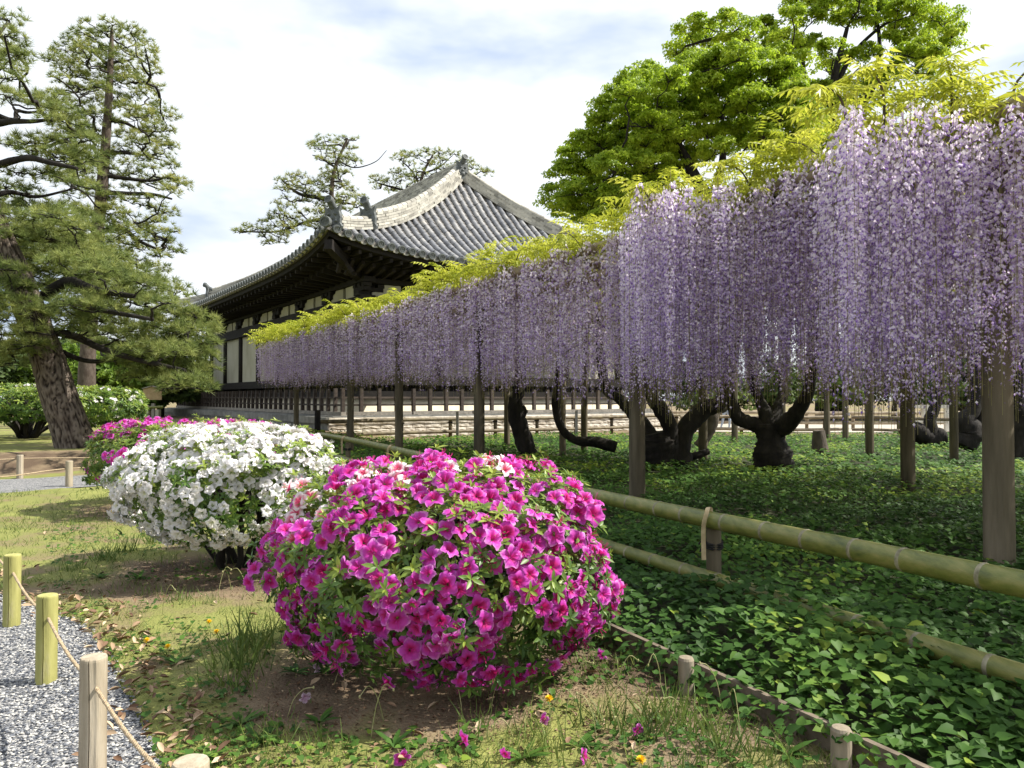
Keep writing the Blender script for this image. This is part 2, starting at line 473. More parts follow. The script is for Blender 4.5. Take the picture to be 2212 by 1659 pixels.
tag(g.build('ground', M['ground'], smooth=True), 'mossy lawn and bare soil of the garden', kind='structure')

p = MB()
K = 16
w = np.linspace(0, 1, K)[None, :, None]
PV = PATH_R[:, None, :] * (1 - w) + PATH_L[:, None, :] * w
PV[:, :, 2] = gz(PV[:, :, 0], PV[:, :, 1]) - 0.008
pi_ = np.arange(90 * K).reshape(90, K)
p.add(PV.reshape(-1, 3), np.stack([pi_[:-1, :-1], pi_[1:, :-1], pi_[1:, 1:], pi_[:-1, 1:]], 2).reshape(-1, 4))
M['gravel'] = mat('grey_gravel', [(0.1, (0.10, 0.105, 0.115)), (0.5, (0.25, 0.25, 0.255)), (0.9, (0.46, 0.45, 0.43))], 0.9, 90, 3, bump=1.0, vor=70, mixn=0.5)
tag(p.build('gravel_path', M['gravel'], smooth=True), 'grey gravel path curving left past the azaleas', kind='structure')

# bed soil sheet, coloured dark so gaps between leaves look shaded
bx0, by0 = np.meshgrid(np.linspace(0, 1, 60), np.linspace(0, 1, 90))
Yb = 1.6 + 28.4 * by0 ** 1.4
Xb = (0.93 - 0.53 * (Yb - 3.86) + 0.05) * (1 - bx0 ** 1.3) + (0.9 * Yb + 6) * bx0 ** 1.3
okb = Yb < 24.2 + 0.687 * (Xb + 6.2)
bi = np.arange(60 * 90).reshape(90, 60)
fq = np.stack([bi[:-1, :-1], bi[:-1, 1:], bi[1:, 1:], bi[1:, :-1]], 2).reshape(-1, 4)
fq = fq[okb.reshape(-1)[fq].all(1)]
M['bed'] = mat('gap_shade_soil', [(0.2, (0.018, 0.022, 0.009)), (0.8, (0.05, 0.055, 0.022))], 0.95, 6, 6, bump=0.6)
tag(MB().add(np.stack([Xb, Yb, gz(Xb, Yb) + 0.03], 2).reshape(-1, 3), fq).build('planting_bed', M['bed'], smooth=True), 'bed soil under the trellis coloured dark as shade between the leaves', kind='structure')

# loose pebbles on the near end of the path
n = 60000
px_, py_ = rng.uniform(-4.4, -0.9, n), 2.4 + 4.6 * rng.random(n) ** 1.5
ok = inside(px_ - 0.06 * rng.random(n), py_, PATH_POLY) & (px_ > -0.70 * py_ - 0.1)
px_, py_ = px_[ok], py_[ok]
T = np.stack([px_, py_, gz(px_, py_) - 0.004], 1)
oct_v = np.array([[1, 0, 0], [-1, 0, 0], [0, 1, 0], [0, -1, 0], [0, 0, 0.62], [0, 0, -0.4]], float)
oct_f = np.array([[0, 2, 4], [2, 1, 4], [1, 3, 4], [3, 0, 4], [2, 0, 5], [1, 2, 5], [3, 1, 5], [0, 3, 5]])
nn = len(T)
Rr = frames(np.stack([rng.normal(size=nn), rng.normal(size=nn), 0.35 * rng.normal(size=nn)], 1), np.tile([0, 0, 1.0], (nn, 1)) + 0.3 * rdir(nn))
sc = rng.uniform(0.005, 0.0105, (nn, 1)) * np.stack([rng.uniform(0.9, 1.5, nn), rng.uniform(0.7, 1.1, nn), rng.uniform(0.7, 1.0, nn)], 1)
peb = MB().inst(oct_v, oct_f, Rr, T, scale=sc, tint=rng.random(nn))
M['pebble'] = mat('gravel_pebbles', [(0.0, (0.055, 0.062, 0.078)), (0.4, (0.17, 0.18, 0.20)), (0.75, (0.33, 0.33, 0.33)), (1.0, (0.55, 0.53, 0.48))], 0.75, 5, 2, tint=1.3, mixn=0.3)
tag(peb.build('gravel', M['pebble']), 'loose blue grey gravel round the wooden bollards', 'gravel', kind='stuff')

# ================================================================ TEMPLE HALL
C0 = np.array([-6.52, 26.7]); U = np.array([-0.566, 0.824]); U /= np.linalg.norm(U); Vd = np.array([U[1], -U[0]])
LL, WW, PP, RISE, EAVE = 29.0, 18.0, 6.2, 5.5, 6.75
def TP(su, sv, z=0.0):
    su, sv = np.asarray(su, float), np.asarray(sv, float)
    x = C0[0] + su * U[0] + sv * Vd[0]
    y = C0[1] + su * U[1] + sv * Vd[1]
    return np.stack(np.broadcast_arrays(x, y, z), -1)
RT = np.array([[U[0], Vd[0], 0], [U[1], Vd[1], 0], [0, 0, 1.0]])     # local x along U, y along Vd
hall = thing('temple_hall', 'dark timber temple hall with curved grey tiled hip roof behind the wisteria', 'temple', TP(0, 0, 0))

# --- stone platform
core = MB().box(TP(16.2, 9.2, 0.36), (31.6, 17.8, 0.86), RT)
core.box(TP(16.2, 9.2, 0.815), (31.3, 17.5, 0.06), RT)
plat = core.build('stone_platform', M['stone_shaded'], hall)
def block_mesh(k):
    b = MB()
    n_ = 5
    q = np.linspace(-0.5, 0.5, n_)
    Y, Z = np.meshgrid(q, q)
    rim = np.maximum(np.abs(Y), np.abs(Z)) > 0.49
    X = np.where(rim, 0.35, 0.5 + rng.uniform(-0.10, 0.10, Y.shape))
    i = np.arange(n_ * n_).reshape(n_, n_)
    b.add(np.stack([-X, Y, Z], 2).reshape(-1, 3), np.stack([i[:-1, :-1], i[1:, :-1], i[1:, 1:], i[:-1, 1:]], 2).reshape(-1, 4))
    e = [list(i[0]), list(i[:, -1]), list(i[-1][::-1]), list(i[::-1, 0])]
    V0 = np.stack([-X, Y, Z], 2).reshape(-1, 3)
    for r_ in e:
        A = V0[r_]; Bq = A.copy(); Bq[:, 0] = 0.5
        m_ = len(r_); j = np.arange(m_ - 1)
        b.add(np.vstack([A, Bq]), np.stack([j, j + 1, j + 1 + m_, j + m_], 1))
    return b.mesh('stone_block', M['stone'])
blocks = [block_mesh(k) for k in range(6)]
for (z0, z1, l0, proud) in ((0.53, 0.80, 1.35, 0.10), (0.36, 0.525, 0.62, 0.06), (0.19, 0.355, 0.58, 0.06), (0.0, 0.185, 0.64, 0.06)):
    s = 0.2
    while s < 17.9:
        l = min(l0 * rng.uniform(0.75, 1.3), 18.05 - s)
        if l < 0.12: break
        place('stone_block', blocks[int(rng.integers(6))], TP(0.42 - proud, s + l / 2, (z0 + z1) / 2), plat, RT, (0.14, l - 0.015, z1 - z0 - 0.012))
        s += l
slab = MB().box((0, 0, 0), (1, 1, 1)).mesh('kerb_slab', M['stone_shaded'])
for k in range(15):
    place('kerb_slab', slab, TP(0.42 + 2.1 * k + 1.05, 0.24, 0.685), plat, RT, (2.085, 0.22, 0.25))
    place('kerb_slab', slab, TP(0.42 + 2.1 * k + 1.05, 0.27, 0.27), plat, RT, (2.088, 0.12, 0.56))

# --- plaster base under the walls, floor sill
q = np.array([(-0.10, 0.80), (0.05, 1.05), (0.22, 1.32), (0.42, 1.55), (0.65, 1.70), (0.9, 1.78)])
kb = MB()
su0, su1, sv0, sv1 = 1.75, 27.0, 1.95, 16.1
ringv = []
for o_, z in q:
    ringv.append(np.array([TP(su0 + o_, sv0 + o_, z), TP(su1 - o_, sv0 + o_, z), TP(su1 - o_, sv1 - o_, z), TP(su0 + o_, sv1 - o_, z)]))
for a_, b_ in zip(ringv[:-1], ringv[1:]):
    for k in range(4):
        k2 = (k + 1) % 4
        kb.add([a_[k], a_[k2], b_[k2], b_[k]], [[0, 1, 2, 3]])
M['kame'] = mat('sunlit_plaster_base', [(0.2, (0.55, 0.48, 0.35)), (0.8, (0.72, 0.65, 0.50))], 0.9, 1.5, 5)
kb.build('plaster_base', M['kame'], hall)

# --- walls: posts, beams, plaster panels
post_me = MB().lathe([(0.0, 0), (0.19, 0), (0.19, 4.6), (0, 4.6)], 14).mesh('post', M['wood_dark'], True)
bay = 3.5
SU = [2.1 + bay * k for k in range(8)]
SV = [2.3 + 3.35 * k for k in range(5)]
for s in SU:
    place('post', post_me, TP(s, 2.3, 1.55), hall)
for s in SV[1:]:
    place('post', post_me, TP(2.1, s, 1.55), hall)
inner = MB().box(TP(14.35, 9.0, 4.0), (24.2, 13.1, 4.7), RT)
inner.build('inner_wall', M['wood_dark'], hall)
def beam(a0, b0, a1, b1, z0, z1, thick, name='beam', m='wood_dark', par=None):
    c = TP((a0 + a1) / 2, (b0 + b1) / 2, (z0 + z1) / 2)
    return MB().box(c, (abs(a1 - a0) + thick, abs(b1 - b0) + thick, z1 - z0), RT).build(name, M[m], par or hall)
for z0, z1, th in ((2.02, 2.40, 0.56), (1.55, 1.78, 0.62), (5.0, 5.5, 0.50), (6.02, 6.22, 0.5)):
    beam(1.8, 2.3, 26.9, 2.3, z0, z1, th)
    beam(2.1, 2.62, 2.1, 15.6, z0 + 0.003, z1 - 0.003, th - 0.006)
for k in range(7):
    MB().box(TP(SU[k] + bay / 2, 2.33, 3.72), (bay - 0.46, 0.10, 2.60), RT).build('plaster_panel', M['plaster'], hall)
for k in range(4):
    MB().box(TP(2.13, SV[k] + 3.35 / 2, 3.72), (0.10, 2.9, 2.60), RT).build('plaster_panel', M['plaster'], hall)
# frieze: cream boards between stepped brackets and struts
def frieze(c_of, R_, half):
    for s_ in (-1, 1):
        o = np.array([(0.13, 5.53), (half - 0.30, 5.53), (half - 0.30, 5.66), (half - 0.48, 5.70), (half - 0.52, 5.86), (half - 0.75, 5.9), (half - 0.82, 6.0), (0.13, 6.0)])
        o = o * [s_, 1]
        if s_ < 0: o = o[::-1]
        MB().prism(o, 0.08, R_, c_of).build('frieze_board', M['plaster'], hall)
R_left = np.array([[U[0], Vd[0], 0], [U[1], Vd[1], 0], [0, 0, 1.0]])
R_right = np.array([[Vd[0], -U[0], 0], [Vd[1], -U[1], 0], [0, 0, 1.0]])
for k in range(7):
    frieze(TP(SU[k] + bay / 2, 2.24, 0), R_left, bay / 2)
for k in range(4):
    frieze(TP(2.04, SV[k] + 3.35 / 2, 0), R_right, 3.35 / 2)
brk = MB()
brk.box((0, 0, 0.09), (0.5, 0.5, 0.18)); brk.box((0, 0, 0.27), (1.0, 0.30, 0.16)); brk.box((0, -0.35, 0.27), (0.26, 1.0, 0.158))
for x_ in (-0.42, 0, 0.42): brk.box((x_, 0, 0.42), (0.26, 0.32, 0.14))
brk.box((0, -0.75, 0.42), (0.28, 0.28, 0.14))
brk_me = brk.mesh('bracket', M['wood_dark'])
for s in SU: place('bracket', brk_me, TP(s, 2.22, 5.5), hall, RT)
R90 = RT @ rz(-math.pi / 2)
for s in SV[1:]: place('bracket', brk_me, TP(2.02, s, 5.5), hall, R90)

# --- roof shape
def zroof(t, dist):
    return EAVE + RISE * (0.5 * t + 0.5 * t * t) + 0.82 * np.exp(-np.maximum(dist, 0) / 2.6) * (1 - t) ** 2
def end_face(a, t, lift=0.0):
    """hip-end face: a along Vd, t from eave to apex"""
    d = np.minimum(a, WW - a) - t * WW / 2
    return TP(PP * t, a, zroof(t, d) + lift)
def side_face(s, t, lift=0.0):
    d = np.minimum(s, LL - s) - t * PP
    return TP(s, WW / 2 * t, zroof(t, d) + lift)

def face_sheet(fn, length, hipw, nrow, ncol, step, tname):
    """stepped pan tiles as one sheet: each course overlaps the one below"""
    m_ = MB()
    tt = np.linspace(0, 1, nrow + 1)
    for i in range(nrow):
        t0, t1 = tt[i], tt[i + 1]
        x0 = np.linspace(hipw * t0, length - hipw * t0, ncol)
        x1 = np.linspace(hipw * t1, length - hipw * t1, ncol)
        A = fn(x0, np.full(ncol, t0), step); B = fn(x1, np.full(ncol, t1), 0.0)
        D = fn(x0, np.full(ncol, t0), 0.0)
        j = np.arange(ncol - 1)
        V = np.vstack([D, A, B])
        F = np.concatenate([np.stack([j, j + 1, j + 1 + ncol, j + ncol], 1), np.stack([j + ncol, j + 1 + ncol, j + 1 + 2 * ncol, j + 2 * ncol], 1)])
        m_.add(V, F, np.concatenate([np.full(2 * ncol, rng.uniform(0.2, 0.8)), np.full(ncol, 0.5)]))
    return m_.build(tname, M['pan'], roof)
roof = place('roof', None, TP(0, 0, EAVE), hall)
face_sheet(end_face, WW, WW / 2, 34, 44, 0.035, 'pan_tiles')
face_sheet(side_face, LL, PP, 30, 60, 0.035, 'pan_tiles')
face_sheet(lambda a, t, l=0.0: TP(LL - PP * t, a, zroof(t, np.minimum(a, WW - a) - t * WW / 2) + l), WW, WW / 2, 12, 30, 0.03, 'pan_tiles')
face_sheet(lambda s, t, l=0.0: TP(s, WW - WW / 2 * t, zroof(t, np.minimum(s, LL - s) - t * PP) + l), LL, PP, 12, 40, 0.03, 'pan_tiles')

def tile_row(fn, x, tmax, rad, normal, tilelen):
    """one row of overlapping half-round cover tiles from the eave to the hip"""
    n_ = max(int(tmax * 8.0 / tilelen), 1)
    m_ = MB()
    ts = np.linspace(-0.012, tmax, n_ + 1)
    ang = np.linspace(0, math.pi, 7)
    lat = np.array([normal[1], -normal[0], 0.0])
    row_t = rng.uniform(0.25, 0.75)
    for i in range(n_):
        P = fn(np.full(3, x), np.array([ts[i], (ts[i] + ts[i + 1]) / 2, ts[i + 1] + 0.004]), 0.03)
        d = P[2] - P[0]; d /= np.linalg.norm(d)
        nn_ = np.cross(lat, d); nn_ = nn_ if nn_[2] > 0 else -nn_
        jit = 0.012 * rng.normal()
        rr = [rad * 1.05, rad * 1.02, rad * 0.97]
        V = np.array([P[k] + lat * jit + lat * r_ * math.cos(a_) + nn_ * (r_ * math.sin(a_) + 0.01) for k, r_ in enumerate(rr) for a_ in ang])
        j = np.arange(6)
        F = np.concatenate([np.stack([k * 7 + j, k * 7 + j + 1, (k + 1) * 7 + j + 1, (k + 1) * 7 + j], 1) for k in range(2)])
        tv = np.clip(row_t + rng.normal() * 0.13, 0, 1)
        m_.add(V, F, tv)
        m_.add(np.vstack([V[:7], P[0] + lat * jit]), np.stack([j + 1, j, np.full(6, 7)], 1), tv * 0.5)
    return m_.build('tile_row', M['tile'], roof, smooth=True)
# round end tiles with a rim and three raised commas
dm = MB()
dm.lathe([(0.0, 0.03), (0.095, 0.03), (0.102, 0.055), (0.145, 0.055), (0.15, 0.03), (0.15, -0.09), (0, -0.09)], 20)
for k in range(3):
    a0 = k * 2 * math.pi / 3
    for i in range(6):
        f = i / 6.0
        aa, ab = a0 + f * 2.2, a0 + (f + 1 / 6) * 2.2
        r0, r1 = 0.03 + 0.045 * f, 0.03 + 0.045 * (f + 1 / 6)
        w0, w1 = 0.024 * (1 - f), 0.024 * (1 - f - 1 / 6)
        dm.add([[(r0 - w0) * math.cos(aa), (r0 - w0) * math.sin(aa), 0.045], [(r0 + w0) * math.cos(aa), (r0 + w0) * math.sin(aa), 0.045], [(r1 + w1) * math.cos(ab), (r1 + w1) * math.sin(ab), 0.045], [(r1 - w1) * math.cos(ab), (r1 - w1) * math.sin(ab), 0.045]], [[0, 1, 2, 3]])
disc_me = dm.mesh('end_tile', M['tile_dark'], False)
def facing(nx, ny, tilt=0.0):
    n_ = np.array([nx, ny, tilt]); n_ = n_ / np.linalg.norm(n_)
    x_ = np.array([-ny, nx, 0.0]); x_ /= np.linalg.norm(x_)
    return np.stack([x_, np.cross(n_, x_), n_], 1)
sp_t = 0.425
for i in range(42):
    a = 0.32 + sp_t * i
    tm = min(a, WW - a) / (WW / 2)
    if tm > 0.03:
        tile_row(end_face, a, tm - 0.02, 0.115, -U, 0.33)
    place('end_tile', disc_me, end_face(a, -0.012, 0.07), roof, facing(-U[0], -U[1], -0.12))
for i in range(67):
    s = 0.32 + sp_t * i
    tm = min(min(s, LL - s) / PP, 0.985)
    if tm > 0.05:
        tile_row(side_face, s, tm - 0.02, 0.115, -Vd, 0.5)
    place('end_tile', disc_me, side_face(s, -0.012, 0.07), roof, facing(-Vd[0], -Vd[1], -0.12))

# eave edge: row of upturned pan-tile lips, fascia, soffit, rafters
def eave_strip(fn, length, o0, o1, z0, z1, name, m_, par):
    xs = np.concatenate([np.linspace(0, 6, 16), np.linspace(6.4, length - 6.4, 14), np.linspace(length - 6, length, 16)])
    b = MB()
    P = fn(xs, np.zeros_like(xs), 0.0)
    return xs, P
def strip_between(PA, PB, name, m_, par, tint=None):
    n_ = len(PA); j = np.arange(n_ - 1)
    return MB().add(np.vstack([PA, PB]), np.stack([j, j + 1, j + 1 + n_, j + n_], 1), tint).build(name, m_, par)
xe = np.concatenate([np.linspace(0, 6, 18), np.linspace(6.5, WW - 6.5, 8), np.linspace(WW - 6, WW, 18)])
xl = np.concatenate([np.linspace(0, 6, 18), np.linspace(6.5, LL - 6.5, 14), np.linspace(LL - 6, LL, 18)])
def mitre(x, o, length):
    """pull the strip's ends in so that two eaves meet at the corner"""
    return np.clip(x, o, length - o)
for (xs, length, fn, kind) in ((xe, WW, 'e', 0), (xl, LL, 's', 1)):
    def pt(o, z, xs=xs, length=length, kind=kind):
        x = mitre(xs, o, length)
        d = np.minimum(xs, length - xs)
        zz = zroof(0.0, d) + z
        return TP(o, x, zz) if kind == 0 else TP(x, o, zz)
    def wallpt(o, z, xs=xs, length=length, kind=kind):
        x = mitre(xs, o, length)
        return TP(o, x, np.full(len(xs), z)) if kind == 0 else TP(x, o, np.full(len(xs), z))
    strip_between(pt(0.0, 0.03), pt(0.0, -0.10), 'eave_lip', M['pan'], roof)
    strip_between(pt(0.0, -0.10), pt(0.10, -0.10), 'eave_lip', M['pan'], roof)
    strip_between(pt(0.10, -0.10), pt(0.10, -0.30), 'fascia', M['wood_dark'], roof)
    strip_between(pt(0.10, -0.30), pt(0.95, -0.28), 'soffit', M['wood_dark'], roof)
    strip_between(pt(0.95, -0.28), pt(0.95, -0.46), 'soffit', M['wood_dark'], roof)
    strip_between(pt(0.95, -0.46), wallpt(2.25, 6.24), 'soffit', M['wood_dark'], roof)
# little upturned lips between the end tiles on the visible eaves
lip = MB()
an = np.linspace(math.pi * 1.12, math.pi * 1.88, 6)
for r_ in (0.0, 0.035):
    V0 = [[0.17 * math.cos(a_), -0.01, 0.17 * math.sin(a_) + 0.09 - r_] for a_ in an] + [[0.17 * math.cos(a_), 0.10, 0.17 * math.sin(a_) + 0.09 - r_] for a_ in an] + [[0.17 * math.cos(a_), -0.01, 0.17 * math.sin(a_) + 0.065 - r_] for a_ in an]
    j = np.arange(5)
    lip.add(V0, np.concatenate([np.stack([j, j + 1, j + 7, j + 6], 1), np.stack([j, j + 12, j + 13, j + 1], 1)]))
lip_me = lip.mesh('pan_lip', M['ridge'])
for i in range(41):
    a = 0.32 + sp_t * (i + 0.5)
    place('pan_lip', lip_me, end_face(a, -0.006, 0.0), roof, np.stack([np.append(Vd, 0), np.append(U, 0), [0, 0, 1.0]], 1))
for i in range(66):
    s = 0.32 + sp_t * (i + 0.5)
    place('pan_lip', lip_me, side_face(s, -0.006, 0.0), roof, np.stack([np.append(U, 0), np.append(Vd, 0), [0, 0, 1.0]], 1))
def rafters(kind, length, sp):
    for x in np.arange(0.9, length - 2.4, sp):
        d = min(x, length - x)
        ze = float(zroof(0.0, d))
        for (o0, zz0, o1, zz1, wd) in ((0.2, ze - 0.40, 1.25, ze - 0.36, 0.11), (0.85, ze - 0.58, 2.4, 6.2, 0.13)):
            if d < 2.2 and o1 > 2: o1 = max(1.3, min(o1, d + 0.2))
            A = TP(o0, x, zz0) if kind == 0 else TP(x, o0, zz0)
            B = TP(o1, x, zz1) if kind == 0 else TP(x, o1, zz1)
            dd = B - A; ln = np.linalg.norm(dd)
            R_ = frames(dd[None], np.array([[0, 0, 1.0]]))[0]
            place('rafter', raf_me, (A + B) / 2, roof, R_, (ln, wd, 0.14))
raf_me = MB().box((0, 0, 0), (1, 1, 1)).mesh('rafter', M['rafter'])
rafters(0, WW, 0.42)
rafters(1, LL, 0.62)
# corner beam under the near hip
A = TP(0.05, 0.05, EAVE + 0.82 - 0.62); B = TP(2.3, 2.3, 6.2)
place('corner_beam', MB().box((0, 0, 0), (1, 1, 1)).mesh('corner_beam', M['rafter']), (A + B) / 2, roof, frames((B - A)[None], np.array([[0, 0, 1.0]]))[0], (np.linalg.norm(B - A), 0.3, 0.36))

# --- ridges: stacked flat tiles, round caps, ogre tiles
def ridge_stack(P, widths, h, name='ridge_course', seg=0.42):
    """P: points along the ridge line. One part per course; every tile of a course is a box of its own."""
    P = np.asarray(P)
    L_ = np.concatenate([[0], np.cumsum(np.linalg.norm(np.diff(P, axis=0), axis=1))])
    n_ = max(int(L_[-1] / seg), 2)
    z = 0.0
    for wi, w_ in enumerate(widths):
        b = MB()
        e = np.linspace(0, L_[-1], n_ + 1) + (0.5 * L_[-1] / n_ if wi % 2 else 0)
        e = np.clip(e, 0, L_[-1])
        for i in range(n_):
            if e[i + 1] - e[i] < 0.05: continue
            p0 = np.array([np.interp(e[i], L_, P[:, k]) for k in range(3)]); p1 = np.array([np.interp(e[i + 1], L_, P[:, k]) for k in range(3)])
            d = p1 - p0; ln = np.linalg.norm(d)
            R_ = frames(d[None], np.array([[0, 0, 1.0]]))[0]
            b.box((p0 + p1) / 2 + [0, 0, z + h / 2] + R_[:, 1] * rng.normal() * 0.008, (ln - 0.012, w_ + rng.normal() * 0.012, h - 0.018), R_, tint=np.clip(rng.normal(0.5, 0.22), 0, 1))
        b.build(name, M['ridge'], roof)
        z += h
    cap = MB()
    e = np.linspace(0, L_[-1], n_ + 1)
    for i in range(n_):
        pp = np.array([[np.interp(x, L_, P[:, k]) for k in range(3)] for x in np.linspace(e[i], e[i + 1] + 0.02, 3)]) + [0, 0, z + 0.0]
        cap.tube(pp, [0.135, 0.125, 0.115], 10, True, np.clip(rng.normal(0.55, 0.2), 0, 1))
    cap.build('ridge_cap', M['ridge'], roof, smooth=True)
    return z
def hip_pts(kind, t0, t1, n_=26):
    t = np.linspace(t0, t1, n_)
    if kind == 0: return TP(PP * t, WW / 2 * t, zroof(t, 0) - 0.06)
    if kind == 1: return TP(PP * t, WW - WW / 2 * t, zroof(t, 0) - 0.06)
    if kind == 2: return TP(LL - PP * t, WW / 2 * t, zroof(t, 0) - 0.06)
    return TP(LL - PP * t, WW - WW / 2 * t, zroof(t, 0) - 0.06)
oni_out = [(-0.34, -0.1), (-0.42, 0.05), (-0.34, 0.18), (-0.36, 0.40), (-0.30, 0.62), (-0.36, 0.86), (-0.20, 0.74), (-0.08, 0.80), (0.08, 0.80), (0.20, 0.74), (0.36, 0.86), (0.30, 0.62), (0.36, 0.40), (0.34, 0.18), (0.42, 0.05), (0.34, -0.1)]
def oni(P, out, sc_=1.0):
    """ogre tile facing 'out' (plan direction) with an upturned round tile on top"""
    out = np.append(out / np.linalg.norm(out), 0.0)
    side = np.cross([0, 0, 1.0], out)
    R_ = np.stack([side, -out, [0, 0, 1.0]], 1)
    b = MB().prism(np.array(oni_out) * sc_, 0.14, R_, P)
    b.build('ogre_tile', M['tile_dark'], roof)
    f = MB()
    for (x_, z_, r_) in ((-0.14, 0.52, 0.07), (0.14, 0.52, 0.07), (0, 0.36, 0.10), (0, 0.18, 0.15), (-0.2, 0.25, 0.07), (0.2, 0.25, 0.07)):
        f.lathe([(0.001, 0.09), (r_ * 0.6, 0.07), (r_, 0.0)], 10, P + R_ @ (np.array([x_, -0.06, z_]) * sc_), np.stack([side, [0, 0, 1.0], out], 1), 0.3)
    f.build('ogre_face', M['tile_dark'], roof, smooth=True)
    pth = np.array([P + np.array([0, 0, 0.62 * sc_]) - out * 0.35, P + np.array([0, 0, 0.80 * sc_]), P + np.array([0, 0, 0.92 * sc_]) + out * 0.12, P + np.array([0, 0, 1.02 * sc_]) + out * 0.26])
    MB().tube(smoothpath(pth, 10), 0.14 * sc_, 14).build('bird_rest_tile', M['tile_dark'], roof, smooth=True)
    e = out * 0.55 + np.array([0, 0, 0.75]); e /= np.linalg.norm(e)
    e2 = out * 0.9 + np.array([0, 0, 0.25]); e2 /= np.linalg.norm(e2)
    x_ = np.cross([0, 0, 1.0], e2); x_ /= np.linalg.norm(x_)
    place('end_tile', disc_me, pth[-1] + e2 * 0.02, roof, np.stack([x_, np.cross(e2, x_), e2], 1), 1.05 * sc_)
for kind, outd in ((0, -(U * PP + Vd * WW / 2)), (1, -U * PP + Vd * WW / 2), (2, U * PP - Vd * WW / 2)):
    lo = hip_pts(kind, 0.035, 0.285)
    ridge_stack(lo, (0.60, 0.55, 0.50, 0.46), 0.105)
    oni(hip_pts(kind, 0.032, 0.04, 2)[0] + [0, 0, 0.02], outd, 0.95)
    up_ = hip_pts(kind, 0.255, 0.985)
    ridge_stack(up_, (0.66, 0.61, 0.56, 0.52, 0.48, 0.45), 0.11)
    oni(hip_pts(kind, 0.245, 0.25, 2)[0] + [0, 0, 0.05], outd, 1.0)
main = np.stack([TP(s, WW / 2, EAVE + RISE - 0.1) for s in np.linspace(PP - 0.25, LL - PP + 0.25, 20)])
ridge_stack(main, (0.7, 0.65, 0.6, 0.56, 0.52, 0.48, 0.45), 0.11)
oni(TP(PP - 0.35, WW / 2, EAVE + RISE - 0.05), -U, 0.9)
# corner end tile under the lower ogre tile
place('end_tile', disc_me, TP(-0.12, -0.12, EAVE + 0.95), roof, facing(-(U + Vd)[0], -(U + Vd)[1], -0.1), 1.3)

# --- railing on the platform: sill, posts, rails (own thing)
rail = thing('platform_railing', 'low brown wooden railing along the edge of the temple platform', 'railing', TP(1.0, 1.0, 0.85))
rp_me = MB().box((0, 0, 0.45), (0.13, 0.13, 0.9)).mesh('railing_post', M['wood_rail'])
I0 = 1.0
for s in np.arange(I0, 31, 0.73): place('railing_post', rp_me, TP(s, I0, 0.97), rail, RT)
for s in np.arange(I0 + 0.73, 17.4, 0.73): place('railing_post', rp_me, TP(I0, s, 0.97), rail, RT)
def rbar(a0, b0, a1, b1, z, h, th, nm, m_):
    MB().box(TP((a0 + a1) / 2, (b0 + b1) / 2, z), (max(abs(a1 - a0), th), max(abs(b1 - b0), th), h), RT).build(nm, M[m_], rail)
for z, h, th in ((1.52, 0.07, 0.05), (1.24, 0.07, 0.05)):
    rbar(I0, I0, 31, I0, z, h, th, 'rail', 'wood_rail')
    rbar(I0, I0 + 0.05, I0, 17.4, z + 0.002, h, th, 'rail', 'wood_rail')
for k in range(10):
    rbar(I0 + 3.02 * k - 0.1, I0, I0 + 3.02 * k + 2.9, I0, 0.925, 0.13, 0.20, 'sill', 'wood_grey')
for k in range(6):
    rbar(I0, I0 + 0.12 + 2.75 * k, I0, I0 + 2.75 * k + 2.80, 0.926, 0.13, 0.20, 'sill', 'wood_grey')
for s in np.arange(I0, 31, 2.2): MB().box(TP(s, I0, 0.845), (0.3, 0.26, 0.05), RT).build('sill_block', M['wood_grey'], rail)
for s in np.arange(I0 + 1, 17.4, 2.2): MB().box(TP(I0, s, 0.845), (0.26, 0.3, 0.05), RT).build('sill_block', M['wood_grey'], rail)
# ================================================================ TREES
def pads_in(poly, spacing, tries=4000, r=None):
    """evenly scattered points inside an outline"""
    r = r or rng
    poly = np.asarray(poly, float)
    lo, hi = poly.min(0), poly.max(0)
    out = []
    for _ in range(tries):
        q_ = lo + (hi - lo) * r.random(2)
        if not inside(q_[0:1], q_[1:2], poly)[0]: continue
        if all((q_[0] - o[0]) ** 2 / 1.6 + (q_[1] - o[1]) ** 2 > spacing ** 2 for o in out):
            out.append(q_)
    return np.array(out)

def tuft_tpl(nb, length, width, r):
    """a tuft of pine needles: thin triangles splayed upward and outward"""
    V, F = [], []
    for i in range(nb):
        a = r.random() * 2 * math.pi
        el = r.uniform(0.05, 1.25)
        d = np.array([math.cos(a) * math.cos(el), math.sin(a) * math.cos(el), math.sin(el)])
        s_ = np.cross(d, r.normal(size=3)); s_ /= np.linalg.norm(s_)
        L_ = length * r.uniform(0.7, 1.1)
        k = len(V)
        V += [s_ * width / 2, -s_ * width / 2, d * L_]
        F.append([k, k + 1, k + 2])
    return np.array(V), np.array(F)

def wobble(A, B, n, amp, r, sag=0.0):
    t = np.linspace(0, 1, n)[:, None]
    P = A * (1 - t) + B * t
    L_ = np.linalg.norm(B - A)
    off = np.cumsum(r.normal(size=(n, 3)), 0)
    off -= off[0] * (1 - t) + off[-1] * t
    P = P + off * amp * L_ * np.array([1, 1, 0.7])
    P[:, 2] += sag * L_ * np.sin(t[:, 0] * math.pi)
    return P

